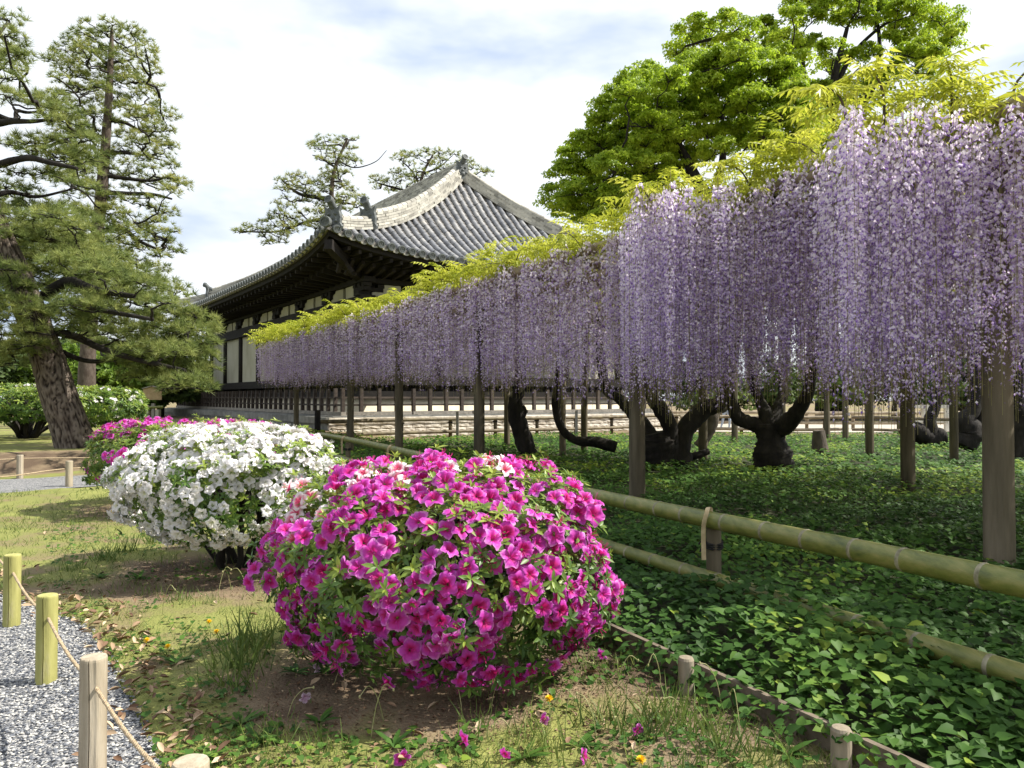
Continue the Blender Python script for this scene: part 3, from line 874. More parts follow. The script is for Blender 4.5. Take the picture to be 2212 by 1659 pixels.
def pine(name, label, trunk, trad, pads, Yd, needle, mname, seed, tuftn=26, dens=1.0, nl=0.15, nw=0.012, group=None, limbs=(), thick=0.34, plates=False, rtwig=0.03, shift=0):
    """trunk: 3D points; pads: rows of (D px x, y, width) or (x,y,z,rx) world; limbs: extra drawn limbs (3D points, r0)"""
    r = np.random.default_rng(seed)
    base = np.asarray(trunk[0], float)
    tr = thing(name, label, 'pine tree', base, group)
    tp = smoothpath(trunk, 40)
    tr_r = np.interp(np.linspace(0, 1, 40), np.linspace(0, 1, len(trad)), trad)
    if plates:
        # rugged bark: rings with deep furrows between raised plates
        tb = MB()
        SD = 84
        fine = smoothpath(trunk, 220)
        fr = np.interp(np.linspace(0, 1, 220), np.linspace(0, 1, len(trad)), trad)
        ang = np.arange(SD) * 2 * math.pi / SD
        L_ = np.concatenate([[0], np.cumsum(np.linalg.norm(np.diff(fine, axis=0), axis=1))])
        X_, Y_ = np.meshgrid(ang * 0.45, L_)
        A_, Ln = np.meshgrid(ang, L_)
        cx_, sx_ = np.cos(A_), np.sin(A_)
        warp = vnoise(cx_ * 1.1 + sx_ * 0.4, Ln + sx_, 0.30)
        f_ = np.abs(np.sin(8 * A_ + 7.0 * warp + 0.8 * Ln)) ** 0.55
        b_ = np.abs(np.sin(7.0 * Ln + 9.0 * vnoise(cx_ * 2.0, Ln * 0.6 + sx_ * 2.0, 0.22))) ** 0.40
        ridge_ = np.clip(f_ * b_ * 1.15, 0, 1) * (0.75 + 0.25 * vnoise(cx_ * 3 + 4, Ln + sx_ * 3, 0.06))
        tg = np.gradient(fine, axis=0); tg /= np.linalg.norm(tg, axis=1)[:, None]
        V = np.zeros((220, SD, 3))
        Nn = np.cross(tg[0], [0, 1, 0]); 
        for i in range(220):
            Nn = Nn - tg[i] * np.dot(Nn, tg[i]); Nn /= np.linalg.norm(Nn)
            Bn = np.cross(tg[i], Nn)
            rr = fr[i] * (0.89 + 0.12 * ridge_[i])
            V[i] = fine[i] + (np.cos(ang)[:, None] * Nn + np.sin(ang)[:, None] * Bn) * rr[:, None]
        j = np.arange(SD); jn = (j + 1) % SD
        F = np.concatenate([np.stack([i * SD + j, i * SD + jn, (i + 1) * SD + jn, (i + 1) * SD + j], 1) for i in range(219)])
        tb.add(V.reshape(-1, 3), F, np.clip(ridge_ * 0.85 + 0.08, 0, 1).reshape(-1))
        tb.build('trunk', M['bark_pine'], tr, smooth=True)
    else:
        MB().tube(tp, tr_r, 12, lump=0.12).build('trunk', M['bark_pine'], tr, smooth=True)
    br = MB()
    nodes = [np.concatenate([tp[6:], ])]
    for P_, r0 in limbs:
        lp = smoothpath(P_, 18)
        br.tube(lp, np.linspace(r0, r0 * 0.35, 18), 8, lump=0.15)
        nodes.append(lp[3:])
    nodes = np.vstack(nodes)
    tv, tf = [], []
    tpl = [tuft_tpl(tuftn, nl, nw, r) for _ in range(4)]
    cr_ = MB()
    for pd in pads:
        c, rx = np.asarray(pd[:3], float), pd[3]
        # the limb comes from a node lower and inward
        dd = nodes - c
        cost = np.linalg.norm(dd * [1, 1, 1.4], axis=1) + 1.2 * np.clip(dd[:, 2] + 0.15 * rx, 0, None)
        k = int(np.argmin(cost))
        A = nodes[k]
        if np.linalg.norm(A - c) > 0.25:
            ln = np.linalg.norm(A - c)
            w_ = wobble(A, c - [0, 0, 0.12 * rx], 9, 0.05, r, sag=-0.06)
            r0 = np.clip(0.016 * ln + rtwig * 0.5, rtwig * 0.5, rtwig * 2.2)
            br.tube(w_, np.linspace(r0, r0 * 0.4, 9), 6)
            nodes = np.vstack([nodes, w_[4:7]])
        # twigs and tufts on the pad
        n_ = max(int(dens * 170 * rx * rx / (nl / 0.15) ** 2), 8)
        a = r.random(n_) * 2 * math.pi; q_ = np.sqrt(r.random(n_))
        P_ = np.stack([c[0] + rx * q_ * np.cos(a), c[1] + rx * q_ * np.sin(a), c[2] + thick * rx * (r.normal(size=n_) * 0.32 + 0.30 - 0.55 * q_ ** 2)], 1)
        for m_ in range(min(int(3 + rx * 5), 9)):
            e = P_[int(r.integers(n_))]
            br.tube(wobble(c - [0, 0, 0.12 * rx], e, 5, 0.06, r), np.linspace(rtwig * 0.5, rtwig * 0.22, 5), 4, caps=False)
        up = np.stack([0.8 * (P_[:, 0] - c[0]) / rx, 0.8 * (P_[:, 1] - c[1]) / rx, 0.9 + 0 * a], 1) + 0.35 * rdir(n_, r)
        R_ = frames(np.cross(up, rdir(n_, r)), up)
        pick = r.integers(0, 4, n_)
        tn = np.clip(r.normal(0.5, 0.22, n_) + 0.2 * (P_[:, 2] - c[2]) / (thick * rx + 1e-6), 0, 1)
        for z in range(4):
            s_ = pick == z
            cr_.inst(tpl[z][0], tpl[z][1], R_[s_], P_[s_], scale=r.uniform(0.8, 1.2, s_.sum()), tint=tn[s_])
    br.build('branches', M['bark_dark'], tr, smooth=True)
    tag(cr_.build('crown', M[needle], tr), kind='stuff')
    return tr

def pad_world(P2, Y, wpx, r, jy=1.0):
    out = []
    for (x, y), w_ in zip(P2, wpx):
        Yd = Y + r.normal() * jy
        c = at(x, y, Yd)
        out.append((c[0], c[1], c[2], w_ / FPX * Yd))
    return out

# ---- the big leaning pine on the bank, left foreground
r_ = np.random.default_rng(3)
Yp = 18.0
b0 = on(166, 968, 0.34); Yp = b0[1]
tk = [at(172, 985, Yp), at(150, 920, Yp), at(126, 850, Yp), at(103, 775, Yp), at(74, 695, Yp - 0.2), at(38, 600, Yp - 0.4), at(-2, 505, Yp - 0.5), at(-40, 390, Yp - 0.3), at(-48, 240, Yp), at(-25, 90, Yp), at(-15, 30, Yp)]
limb = lambda pts, dy=0.0: [at(x, y, Yp + dy * i) for i, (x, y) in enumerate(pts)]
limbs = [(limb([(98, 640), (125, 618), (155, 608), (198, 624), (231, 631), (290, 640)], -0.25), 0.15),
         (limb([(84, 672), (112, 662), (149, 654), (230, 672), (330, 690)], -0.4), 0.11),
         (limb([(118, 716), (165, 727), (218, 753), (290, 775), (347, 788), (400, 800)], -0.1), 0.10),
         (limb([(100, 745), (190, 780), (270, 770), (330, 755)], 0.5), 0.07),
         (limb([(-5, 495), (35, 500), (66, 515), (126, 522), (170, 540)], -0.2), 0.10),
         (limb([(40, 560), (75, 548), (110, 565), (170, 575)], 0.6), 0.07),
         (limb([(-40, 272), (0, 266), (30, 262), (70, 262), (104, 259)], -0.1), 0.10),
         (limb([(-40, 368), (0, 355), (60, 341), (110, 352), (167, 364)], -0.2), 0.11),
         (limb([(-20, 245), (30, 260), (36, 240), (60, 243), (95, 240)], 0.2), 0.07),
         (limb([(-30, 430), (20, 415), (80, 425), (150, 410)], 0.4), 0.07),
         (limb([(30, 600), (10, 640), (-30, 660)], -0.5), 0.08)]
pz = []
P2 = [(20, 40), (10, 75), (22, 110), (5, 140), (30, 118), (45, 125), (12, 165), (8, 200), (22, 205), (50, 205), (75, 215), (95, 228), (120, 210), (135, 240), (110, 255), (150, 262), (170, 285), (190, 300), (140, 300), (100, 300), (60, 305), (25, 310), (70, 330), (120, 335), (165, 330), (195, 340), (185, 365), (40, 375), (90, 372), (140, 385), (180, 400), (60, 405), (10, 400)]
pz += list(zip(P2, np.random.default_rng(1).uniform(26, 46, len(P2))))
poly_low = [(-60, 430), (120, 445), (200, 470), (205, 540), (245, 570), (330, 600), (400, 640), (440, 700), (452, 770), (420, 835), (360, 830), (290, 810), (240, 760), (170, 720), (120, 690), (140, 640), (60, 610), (30, 560), (-60, 560)]
P2 = pads_in(poly_low, 23, 5000, np.random.default_rng(11))
pz += [((x, y), w_) for (x, y), w_ in zip(P2, np.random.default_rng(2).uniform(34, 62, len(P2)))]
P2 = pads_in([(-60, 560), (25, 570), (55, 640), (85, 690), (70, 740), (30, 780), (-60, 790)], 26, 2000, np.random.default_rng(12))
front = [((x, y), 44) for x, y in P2]
pads = pad_world([q_[0] for q_ in pz], Yp + 0.3, [q_[1] for q_ in pz], r_, 1.0) + pad_world([q_[0] for q_ in front], Yp - 1.2, [q_[1] for q_ in front], r_, 0.3)
pine('leaning_pine_tree', 'old pine with a thick furrowed trunk leaning left above the grass bank', tk, [0.47, 0.41, 0.39, 0.365, 0.34, 0.31, 0.27, 0.22, 0.16, 0.09, 0.05], pads, Yp, 'needle', 'n', 21, tuftn=26, dens=1.7, nl=0.20, nw=0.014, limbs=limbs, plates=True, thick=0.42, rtwig=0.028)

# ---- the tall straight pine behind it
Yt = 29.0
base = on(186, 905, 0.2)
tk = [at(186, 915, Yt), at(190, 760, Yt), at(205, 560, Yt), at(221, 400, Yt), at(232, 260, Yt), at(239, 130, Yt), at(242, 62, Yt)]
poly = [(165, 60), (200, 45), (285, 55), (312, 95), (336, 150), (352, 215), (366, 300), (372, 350), (392, 372), (388, 405), (352, 430), (382, 500), (385, 540), (340, 565), (330, 610), (230, 600), (170, 560), (165, 480), (150, 420), (150, 330), (112, 250), (112, 180), (122, 120), (150, 95)]
P2 = pads_in(poly, 22, 6000, np.random.default_rng(5))
r_ = np.random.default_rng(6)
pads = pad_world(P2, Yt, r_.uniform(17, 34, len(P2)), r_, 1.4)
limbs = [([at(x, y, Yt + 0.2 * i) for i, (x, y) in enumerate(pp)], q_) for pp, q_ in ((((224, 378), (270, 385), (330, 390), (378, 375)), 0.10), (((222, 416), (270, 418), (330, 420), (372, 430)), 0.11), (((228, 330), (268, 330), (310, 335), (345, 345)), 0.09), (((234, 258), (270, 265), (300, 280), (340, 285)), 0.09), (((236, 190), (210, 188), (175, 195)), 0.08), (((220, 500), (262, 492), (300, 520), (345, 540)), 0.12), (((228, 300), (190, 285), (150, 280)), 0.08), (((238, 145), (222, 130), (190, 105)), 0.08), (((239, 135), (262, 132), (290, 128)), 0.07))]
pine('tall_pine_tree', 'tall straight pine with layered branches against the sky', tk, [0.33, 0.29, 0.25, 0.21, 0.15, 0.10, 0.05], pads, Yt, 'needle_far', 'n', 31, tuftn=20, dens=1.8, nl=0.23, nw=0.020, limbs=limbs, thick=0.5, rtwig=0.032)

# ---- two pines behind the temple
def back_pine(name, label, trunk_px, Y, poly, sp, w0, w1, seed, limbs_px, tr0):
    r = np.random.default_rng(seed)
    P2 = pads_in(poly, sp, 5000, r)
    pads = pad_world(P2, Y, r.uniform(w0, w1, len(P2)), r, 2.0)
    tk = [at(x, y, Y) for x, y in trunk_px]
    tk[0][2] = 0.0
    lm = [([at(x, y, Y + 0.3 * i) for i, (x, y) in enumerate(pp)], q_) for pp, q_ in limbs_px]
    pine(name, label, tk, np.linspace(tr0, tr0 * 0.25, 5), pads, Y, 'needle_far', 'n', seed + 1, tuftn=18, dens=1.15, nl=0.36, nw=0.035, limbs=lm, thick=0.45, rtwig=0.06)
back_pine('spreading_pine_tree', 'wide pine showing above the left side of the temple roof', [(735, 870), (720, 560), (716, 440), (722, 370), (750, 300)], 62,
          [(500, 498), (545, 485), (590, 470), (580, 440), (610, 425), (605, 385), (640, 375), (700, 395), (705, 360), (690, 350), (672, 312), (700, 300), (730, 305), (745, 288), (775, 290), (782, 315), (745, 325), (790, 345), (752, 360), (750, 395), (780, 410), (790, 440), (735, 470), (690, 500), (660, 480), (630, 510), (590, 530), (560, 505)], 15, 12, 24, 41,
          [(((728, 345), (765, 362), (810, 350), (835, 325)), 0.07), (((722, 360), (690, 340), (675, 335)), 0.10), (((716, 430), (650, 420), (610, 390)), 0.2), (((718, 470), (660, 480), (600, 500), (520, 500)), 0.16)], 0.34)
back_pine('pale_pine_tree', 'smaller pine rising behind the peak of the temple roof', [(900, 870), (905, 560), (905, 440), (912, 380), (935, 335)], 66,
          [(800, 390), (830, 385), (860, 370), (862, 330), (900, 322), (940, 330), (960, 322), (985, 330), (970, 345), (1020, 350), (1050, 370), (1010, 385), (930, 375), (900, 395), (870, 410), (830, 415)], 15, 12, 23, 51,
          [(((905, 420), (850, 405), (815, 395)), 0.14), (((915, 375), (950, 360), (975, 338)), 0.1), (((906, 400), (890, 370), (870, 350)), 0.1)], 0.3)

def leafcard(L_, W_):
    return np.array([[0, 0, 0], [0.5 * L_, W_ / 2, 0.06 * L_], [L_, 0, 0], [0.5 * L_, -W_ / 2, 0.06 * L_]]), np.array([[0, 1, 2], [0, 2, 3]])

def broadleaf(name, label, trunk, trad, puffs, seed, m_, leaf, nsub=12, nleaf=36, group=None, limbs=(), bark='bark_dark', cat='tree', branchy=True, subr=0.42, up=0.5):
    """crown of puffs, every puff a cloud of small leaf clumps"""
    r = np.random.default_rng(seed)
    tr = thing(name, label, cat, trunk[0], group)
    tp = smoothpath(trunk, 24)
    MB().tube(tp, np.interp(np.linspace(0, 1, 24), np.linspace(0, 1, len(trad)), trad), 10, lump=0.15).build('trunk', M[bark], tr, smooth=True)
    br = MB(); nodes = tp[8:]
    for P_, r0 in limbs:
        lp = smoothpath(P_, 16)
        br.tube(lp, np.linspace(r0, r0 * 0.3, 16), 7, lump=0.15)
        nodes = np.vstack([nodes, lp[3:]])
    cr_ = MB()
    lv, lf = leafcard(leaf, leaf * 0.55)
    for (x, y, z, rx, rz_) in puffs:
        c = np.array([x, y, z])
        if branchy:
            dd = nodes - c
            cost = np.linalg.norm(dd, axis=1) + 0.9 * np.clip(dd[:, 2] + 0.2 * rz_, 0, None)
            A = nodes[int(np.argmin(cost))]
            ln = np.linalg.norm(A - c)
            if ln > 0.4:
                w_ = wobble(A, c, 8, 0.05, r)
                r0 = np.clip(0.014 * ln + 0.02, 0.02, 0.16) * max(leaf / 0.2, 0.35)
                br.tube(w_, np.linspace(r0, r0 * 0.4, 8), 5, caps=False)
                nodes = np.vstack([nodes, w_[3:7]])
        d = rdir(nsub, r)
        d[:, 2] = np.where(d[:, 2] < -0.25, -d[:, 2], d[:, 2])
        q_ = r.uniform(0.55, 1.0, nsub)[:, None]
        sc_ = c + d * q_ * np.array([rx, rx, rz_])
        if branchy:
            for e in sc_[: max(3, nsub // 3)]:
                br.tube(wobble(c, e, 4, 0.05, r), np.linspace(0.03, 0.012, 4) * max(leaf / 0.2, 0.3), 3, caps=False)
        e = rdir(nsub * nleaf, r)
        e[:, 2] = np.abs(e[:, 2]) * 0.9 - 0.25
        rad = r.uniform(0.5, 1.0, nsub * nleaf)[:, None] * subr * np.array([rx, rx, rz_ * 0.8])
        P_ = np.repeat(sc_, nleaf, 0) + e * rad
        nrm = e + np.array([0, 0, up]) + 0.5 * rdir(len(P_), r)
        R_ = frames(np.cross(nrm, rdir(len(P_), r)), nrm)
        tn = np.clip(np.repeat(r.normal(0.5, 0.15, nsub), nleaf) + r.normal(0, 0.14, len(P_)), 0, 1)
        cr_.inst(lv, lf, R_, P_, scale=r.uniform(0.7, 1.25, len(P_)), tint=tn)
    if br.n: br.build('branches', M[bark], tr, smooth=True)
    tag(cr_.build('crown', M[m_], tr), kind='stuff')
    return tr

def puff_world(P2, Y, wpx, r, jy, flat=0.75):
    out = []
    for (x, y), w_ in zip(P2, wpx):
        Yd = Y + r.normal() * jy
        c = at(x, y, Yd)
        out.append((c[0], c[1], c[2], w_ / FPX * Yd, w_ / FPX * Yd * flat))
    return out

# ---- broad camphor tree, rounded, and the taller open one behind it
r_ = np.random.default_rng(61)
Yc = 46.0
polyA = [(1200, 430), (1215, 380), (1235, 340), (1262, 290), (1310, 250), (1335, 195), (1390, 165), (1440, 165), (1475, 190), (1500, 130), (1555, 105), (1615, 125), (1650, 150), (1700, 160), (1730, 200), (1752, 260), (1790, 310), (1800, 370), (1700, 340), (1640, 320), (1560, 330), (1460, 380), (1400, 440), (1350, 470), (1280, 480), (1220, 470)]
P2 = pads_in(polyA, 23, 5000, r_)
pf = puff_world(P2, Yc, r_.uniform(30, 50, len(P2)), r_, 2.2)
tk = [at(1560, 860, Yc), at(1555, 640, Yc), at(1540, 470, Yc), at(1500, 380, Yc), at(1460, 300, Yc)]
tk[0][2] = 0
lm = [([at(x, y, Yc + 0.5 * i) for i, (x, y) in enumerate(pp)], q_) for pp, q_ in ((((1550, 520), (1620, 420), (1640, 330), (1650, 250)), 0.4), (((1540, 470), (1440, 420), (1340, 420), (1260, 430)), 0.32), (((1530, 450), (1560, 350), (1560, 240)), 0.35), (((1545, 500), (1700, 420), (1780, 350)), 0.3), (((1510, 400), (1420, 340), (1330, 310)), 0.25))]
broadleaf('camphor_tree', 'broad camphor tree with billowing bright green crown right of the temple roof', tk, [0.9, 0.7, 0.5, 0.35, 0.2], pf, 62, 'camphor', 0.22, nsub=20, nleaf=64, limbs=lm, subr=0.40)
Yd_ = 56.0
polyB = [(1430, 125), (1470, 85), (1520, 40), (1560, 38), (1600, 70), (1650, 55), (1705, 40), (1715, -40), (1960, -60), (2010, 20), (2035, 40), (2060, 80), (2068, 112), (2030, 140), (2010, 165), (1950, 150), (1920, 190), (1880, 230), (1840, 260), (1800, 240), (1740, 190), (1700, 120), (1640, 110), (1560, 95), (1480, 120)]
r_ = np.random.default_rng(71)
P2 = pads_in(polyB, 27, 5000, r_)
# the open middle of the crown shows its limbs
keep = [not (1725 < x < 1960 and 55 < y < 200 and r_.random() < 0.28) for x, y in P2]
P2 = P2[keep]
pf = puff_world(P2, Yd_, r_.uniform(26, 44, len(P2)), r_, 2.6)
tk = [at(1790, 860, Yd_), at(1780, 600, Yd_), at(1775, 420, Yd_), at(1790, 300, Yd_), at(1800, 180, Yd_), at(1830, 60, Yd_)]
tk[0][2] = 0
lm = [([at(x, y, Yd_ + 0.5 * i) for i, (x, y) in enumerate(pp)], q_) for pp, q_ in ((((1780, 420), (1730, 250), (1735, 150), (1720, 60)), 0.38), (((1778, 400), (1840, 250), (1900, 170), (1960, 120), (2020, 105)), 0.4), (((1790, 300), (1880, 200), (1900, 100), (1890, 20)), 0.32), (((1780, 380), (1850, 300), (1930, 230)), 0.3), (((1735, 170), (1660, 110), (1570, 80), (1480, 100)), 0.28), (((1800, 200), (1840, 120), (1900, 60), (1960, 30)), 0.22))]
broadleaf('open_camphor_tree', 'taller camphor tree with open crown and dark limbs behind the wisteria', tk, [1.0, 0.8, 0.6, 0.45, 0.3, 0.15], pf, 72, 'camphor', 0.26, nsub=16, nleaf=54, limbs=lm)

# ---- background trees: left behind the pines, right beyond the trellis
def bush_puffs(c, rx, h, n_, r, flat=0.8, k=0.42):
    out = []
    for _ in range(n_):
        d = rdir(1, r)[0]; d[2] = abs(d[2])
        q_ = r.uniform(0.5, 0.95)
        out.append((c[0] + d[0] * rx * q_, c[1] + d[1] * rx * q_, c[2] + h * 0.22 + d[2] * h * 0.62 * q_, rx * k, rx * k * flat))
    return out
bg = [
    (40, 60, 3.4, 7.5, 'bgleaf', 'dark evergreen tree at the far left behind the leaning pine'),
    (150, 52, 3.0, 6.2, 'mapleleaf', 'light green maple behind the leaning pine trunk'),
    (265, 44, 2.5, 5.6, 'mapleleaf', 'low maple with bright leaves left of the small notice board'),
    (345, 47, 2.3, 5.0, 'bgleaf', 'dark green shrubby tree behind the small notice board'),
    (405, 58, 3.2, 7.5, 'bgleaf', 'dark tree beside the far left corner of the temple'),
    (-60, 50, 3.6, 6.5, 'bgleaf', 'dark evergreen at the left edge behind the white flowered bush'),
    (300, 66, 4.0, 8.6, 'bgleaf', 'tall dark tree far behind the notice board'),
    (180, 68, 4.5, 9.0, 'bgleaf', 'tall dark tree far behind the maple'),
    (440, 62, 2.6, 5.4, 'bgleaf', 'small dark tree touching the left end of the temple wall'),
]
for k, (x, Y, rx, h, m_, lab) in enumerate(bg):
    r = np.random.default_rng(100 + k)
    c = at(x, 860, Y); c[2] = 0
    broadleaf('background_tree', lab, [c, c + [0.1, 0, h * 0.3], c + [0.1, 0.1, h * 0.65]], [0.28, 0.2, 0.08], bush_puffs(c, rx, h, 30, r), 200 + k, m_, 0.34, nsub=9, nleaf=30, group='trees closing the garden behind')
bg2 = [
    (1500, 46, 3.2, 4.2, 'bgleaf', 'clipped dark shrub mass beyond the fence left of the person'),
    (1660, 50, 3.4, 4.6, 'bgleaf', 'dark shrub mass beyond the fence behind the forked vine'),
    (1800, 52, 3.2, 4.4, 'mapleleaf', 'yellow green shrub mass seen beyond the fence'),
    (1930, 54, 3.8, 5.0, 'bgleaf', 'dark shrub mass behind the white timber gate'),
    (2060, 50, 3.4, 4.6, 'bgleaf', 'dark shrub mass right of the white timber gate'),
    (2190, 52, 4.0, 5.4, 'bgleaf', 'dark shrub mass at the right edge beyond the trellis'),
    (2340, 56, 4.6, 9.0, 'bgleaf', 'dark evergreen beyond the trellis past the right edge'),
    (1390, 60, 3.4, 6.5, 'bgleaf', 'dark tree right behind the end of the temple platform'),
]
for k, (x, Y, rx, h, m_, lab) in enumerate(bg2):
    r = np.random.default_rng(300 + k)
    c = at(x, 860, Y); c[2] = 0
    broadleaf('background_shrub', lab, [c, c + [0.1, 0, h * 0.3], c + [0.1, 0.1, h * 0.6]], [0.2, 0.15, 0.06], bush_puffs(c, rx, h, 26, r), 400 + k, m_, 0.32, nsub=9, nleaf=26, group='shrubs beyond the trellis', cat='shrub')
# dark conifer tip at the upper right behind the wisteria
r = np.random.default_rng(81)
c = at(2075, 860, 52); c[2] = 0
hh = at(2075, 165, 52)[2]
pads = []
for z in np.arange(4, hh, 0.55):
    w_ = (1 - z / hh) * 3.6 + 0.35
    for _ in range(int(2 + w_ * 2)):
        a = r.random() * 6.28
        pads.append((c[0] + w_ * 0.8 * math.cos(a), c[1] + w_ * 0.8 * math.sin(a), z + r.normal() * 0.2, 0.45 + 0.12 * w_))
M['needle_dark'] = mat('dark_conifer_needles', [(0.1, (0.015, 0.028, 0.02)), (0.9, (0.05, 0.075, 0.045))], 0.6, 0.5, 3, tint=1.0)
pine('dark_conifer_tree', 'dark conifer tip peeking out above the near wisteria leaves', [c, c + [0, 0, hh * 0.5], c + [0, 0, hh]], [0.4, 0.2, 0.03], pads, 52, 'needle_dark', 'n', 82, tuftn=14, dens=0.5, nl=0.3, nw=0.05, thick=0.6, rtwig=0.05)
# ================================================================ WISTERIA TRELLIS
PA_, PB_, PE_ = np.array([3.84, 6.0]), np.array([1.72, 10.36]), np.array([-8.5, 26.2])
PZ_ = np.array([6.1, 1.35])                       # the trellis goes on to the right of the frame
edge_pts = [PZ_, PA_, PB_, PE_]
seglen = [np.linalg.norm(b - a) for a, b in zip(edge_pts[:-1], edge_pts[1:])]
TOT = sum(seglen)
def edge(s):
    """point on the front edge line, inward normal, height of the trellis"""
    s = np.asarray(s, float)
    cum = np.concatenate([[0], np.cumsum(seglen)])
    x = np.interp(s, cum, [q_[0] for q_ in edge_pts]); y = np.interp(s, cum, [q_[1] for q_ in edge_pts])
    k = np.clip(np.searchsorted(cum, s, side='right') - 1, 0, 2)
    nrm = []
    for a, b in zip(edge_pts[:-1], edge_pts[1:]):
        d = (b - a) / np.linalg.norm(b - a); nrm.append([d[1], -d[0]])
    nrm = np.array(nrm)[k]
    z = np.interp(s, cum, [3.66, 3.64, 3.60, 3.12])
    dep = np.interp(s, cum, [7.0, 9.0, 9.5, 3.2])
    return np.stack([x, y], -1), nrm, z, dep

trel = thing('wisteria_trellis', 'large trellis of round posts and bamboo poles carrying the wisteria', 'trellis', [PB_[0], PB_[1], 0])
def tpost(x, y, ztop, d):
    n_ = 18
    b = MB()
    ang = np.arange(20) * 2 * math.pi / 20
    zs = np.linspace(-0.1, ztop, n_)
    wob = 1 + 0.05 * rng.normal(size=20) * 0.5
    wob[int(rng.integers(20))] = 0.86                # a drying crack
    V = np.stack([x + d / 2 * wob[None] * np.cos(ang) * (1.04 - 0.08 * zs / ztop)[:, None], y + d / 2 * wob[None] * np.sin(ang) * (1.04 - 0.08 * zs / ztop)[:, None], np.repeat(zs[:, None], 20, 1)], 2)
    j = np.arange(20); jn = (j + 1) % 20
    i = (np.arange(n_ - 1) * 20)[:, None]
    b.add(V.reshape(-1, 3), np.stack([i + j, i + jn, i + 20 + jn, i + 20 + j], 2).reshape(-1, 4))
    b.add(np.vstack([V[-1], V[-1].mean(0)]), np.stack([j, jn, np.full(20, 20)], 1))
    return b.build('post', M['post'], trel, smooth=True)
for pxx, Y in ((2155, 6.05), (1376, 10.45)):
    P_ = at(pxx, 900, Y); tpost(P_[0], P_[1], 3.3, 0.215)
for px, Y, w_ in ((1035, 14.1, .2), (862, 17.0, .18), (757, 19.6, .17), (1960, 11.9, .2), (1878, 18.9, .2), (1826, 26.0, .2), (1786, 27.0, .2), (1518, 17.4, .2), (1587, 25, .2), (1262, 20.2, .18), (1215, 18.6, .16), (1095, 22, .17), (1690, 21.5, .18), (2060, 17.0, .18), (640, 24.4, .16), (2110, 25.5, .18)):
    P_ = at(px, 900, Y); tpost(P_[0], P_[1], 3.3, w_)
def pole(A, B, d, name, m_='bamboo_dry', par=None, node=0.42, hollow=True):
    A, B = np.asarray(A, float), np.asarray(B, float)
    L_ = np.linalg.norm(B - A); n_ = max(int(L_ / node), 1)
    pts, rad = [], []
    off = rng.uniform(0.2, 0.8)
    for i in range(n_ + 1):
        t = min((i + off) * node / L_, 0.999)
        for dt, k in ((-0.012, 1.0), (-0.005, 1.045), (0.006, 1.05), (0.014, 0.99)):
            pts.append(t + dt / L_ * 1.2); rad.append(k)
    pts = np.concatenate([[0], np.clip(pts, 0.001, 0.999), [1]]); rad = np.concatenate([[1], rad, [1]])
    o = np.argsort(pts, kind='stable'); pts, rad = pts[o], rad[o]
    P_ = A[None] * (1 - pts[:, None]) + B[None] * pts[:, None]
    ob = MB().tube(P_, rad * d / 2, 14, caps=not hollow).build(name, M[m_], par or trel, smooth=True)
    if hollow:
        for e, q_ in ((A, (B - A) / L_), (B, (A - B) / L_)):
            x_ = np.cross(q_, [0, 0, 1.0]); x_ /= np.linalg.norm(x_)
            R_ = np.stack([x_, np.cross(-q_, x_), -q_], 1)
            MB().lathe([(d / 2, 0), (d / 2 * 0.72, 0), (d / 2 * 0.68, -0.08), (0.001, -0.09)], 14, e, R_).build('pole_end', M['bamboo_old'], ob)
    return ob
cumS = np.concatenate([[0], np.cumsum(seglen)])
for k in range(3):                                   # long poles along the front: an upper and a lower one
    s0, s1 = cumS[k], cumS[k + 1]
    a0, n0, z0, _ = edge(s0 + 0.01); a1, n1_, z1, _ = edge(s1 - 0.01)
    ext = 0.35 * (a1 - a0) / np.linalg.norm(a1 - a0)
    pole([*(a0 - ext - n0 * 0.10), z0 + 0.06 + 0.02 * k], [*(a1 + ext - n1_ * 0.10), z1 + 0.06 + 0.02 * k], 0.15, 'long_pole')
    pole([*(a0 - ext), z0 - 0.24 - 0.02 * k], [*(a1 + ext), z1 - 0.24 - 0.02 * k], 0.145, 'long_pole')
for s in np.arange(1.0, TOT - 0.2, 1.25):
    P_, n_, z, dp = edge(s)
    e = 0.10 if s > cumS[2] - 1 else 0.25
    pole([*(P_ - n_ * e), z - 0.09], [*(P_ + n_ * dp), z - 0.09], 0.125 if s > 12 else 0.14, 'cross_pole', hollow=(s < 14))
for dd in (1.4, 2.8, 4.4, 6.2):
    for k in range(3):
        s0, s1 = cumS[k] + 0.02, cumS[k + 1] - 0.02
        a0, n0, z0, d0 = edge(s0); a1, n1_, z1, d1 = edge(s1)
        f0, f1 = min(dd, d0), min(dd, d1)
        pole([*(a0 + n0 * f0), z0 + 0.05], [*(a1 + n1_ * f1), z1 + 0.05], 0.11, 'long_pole', hollow=False)
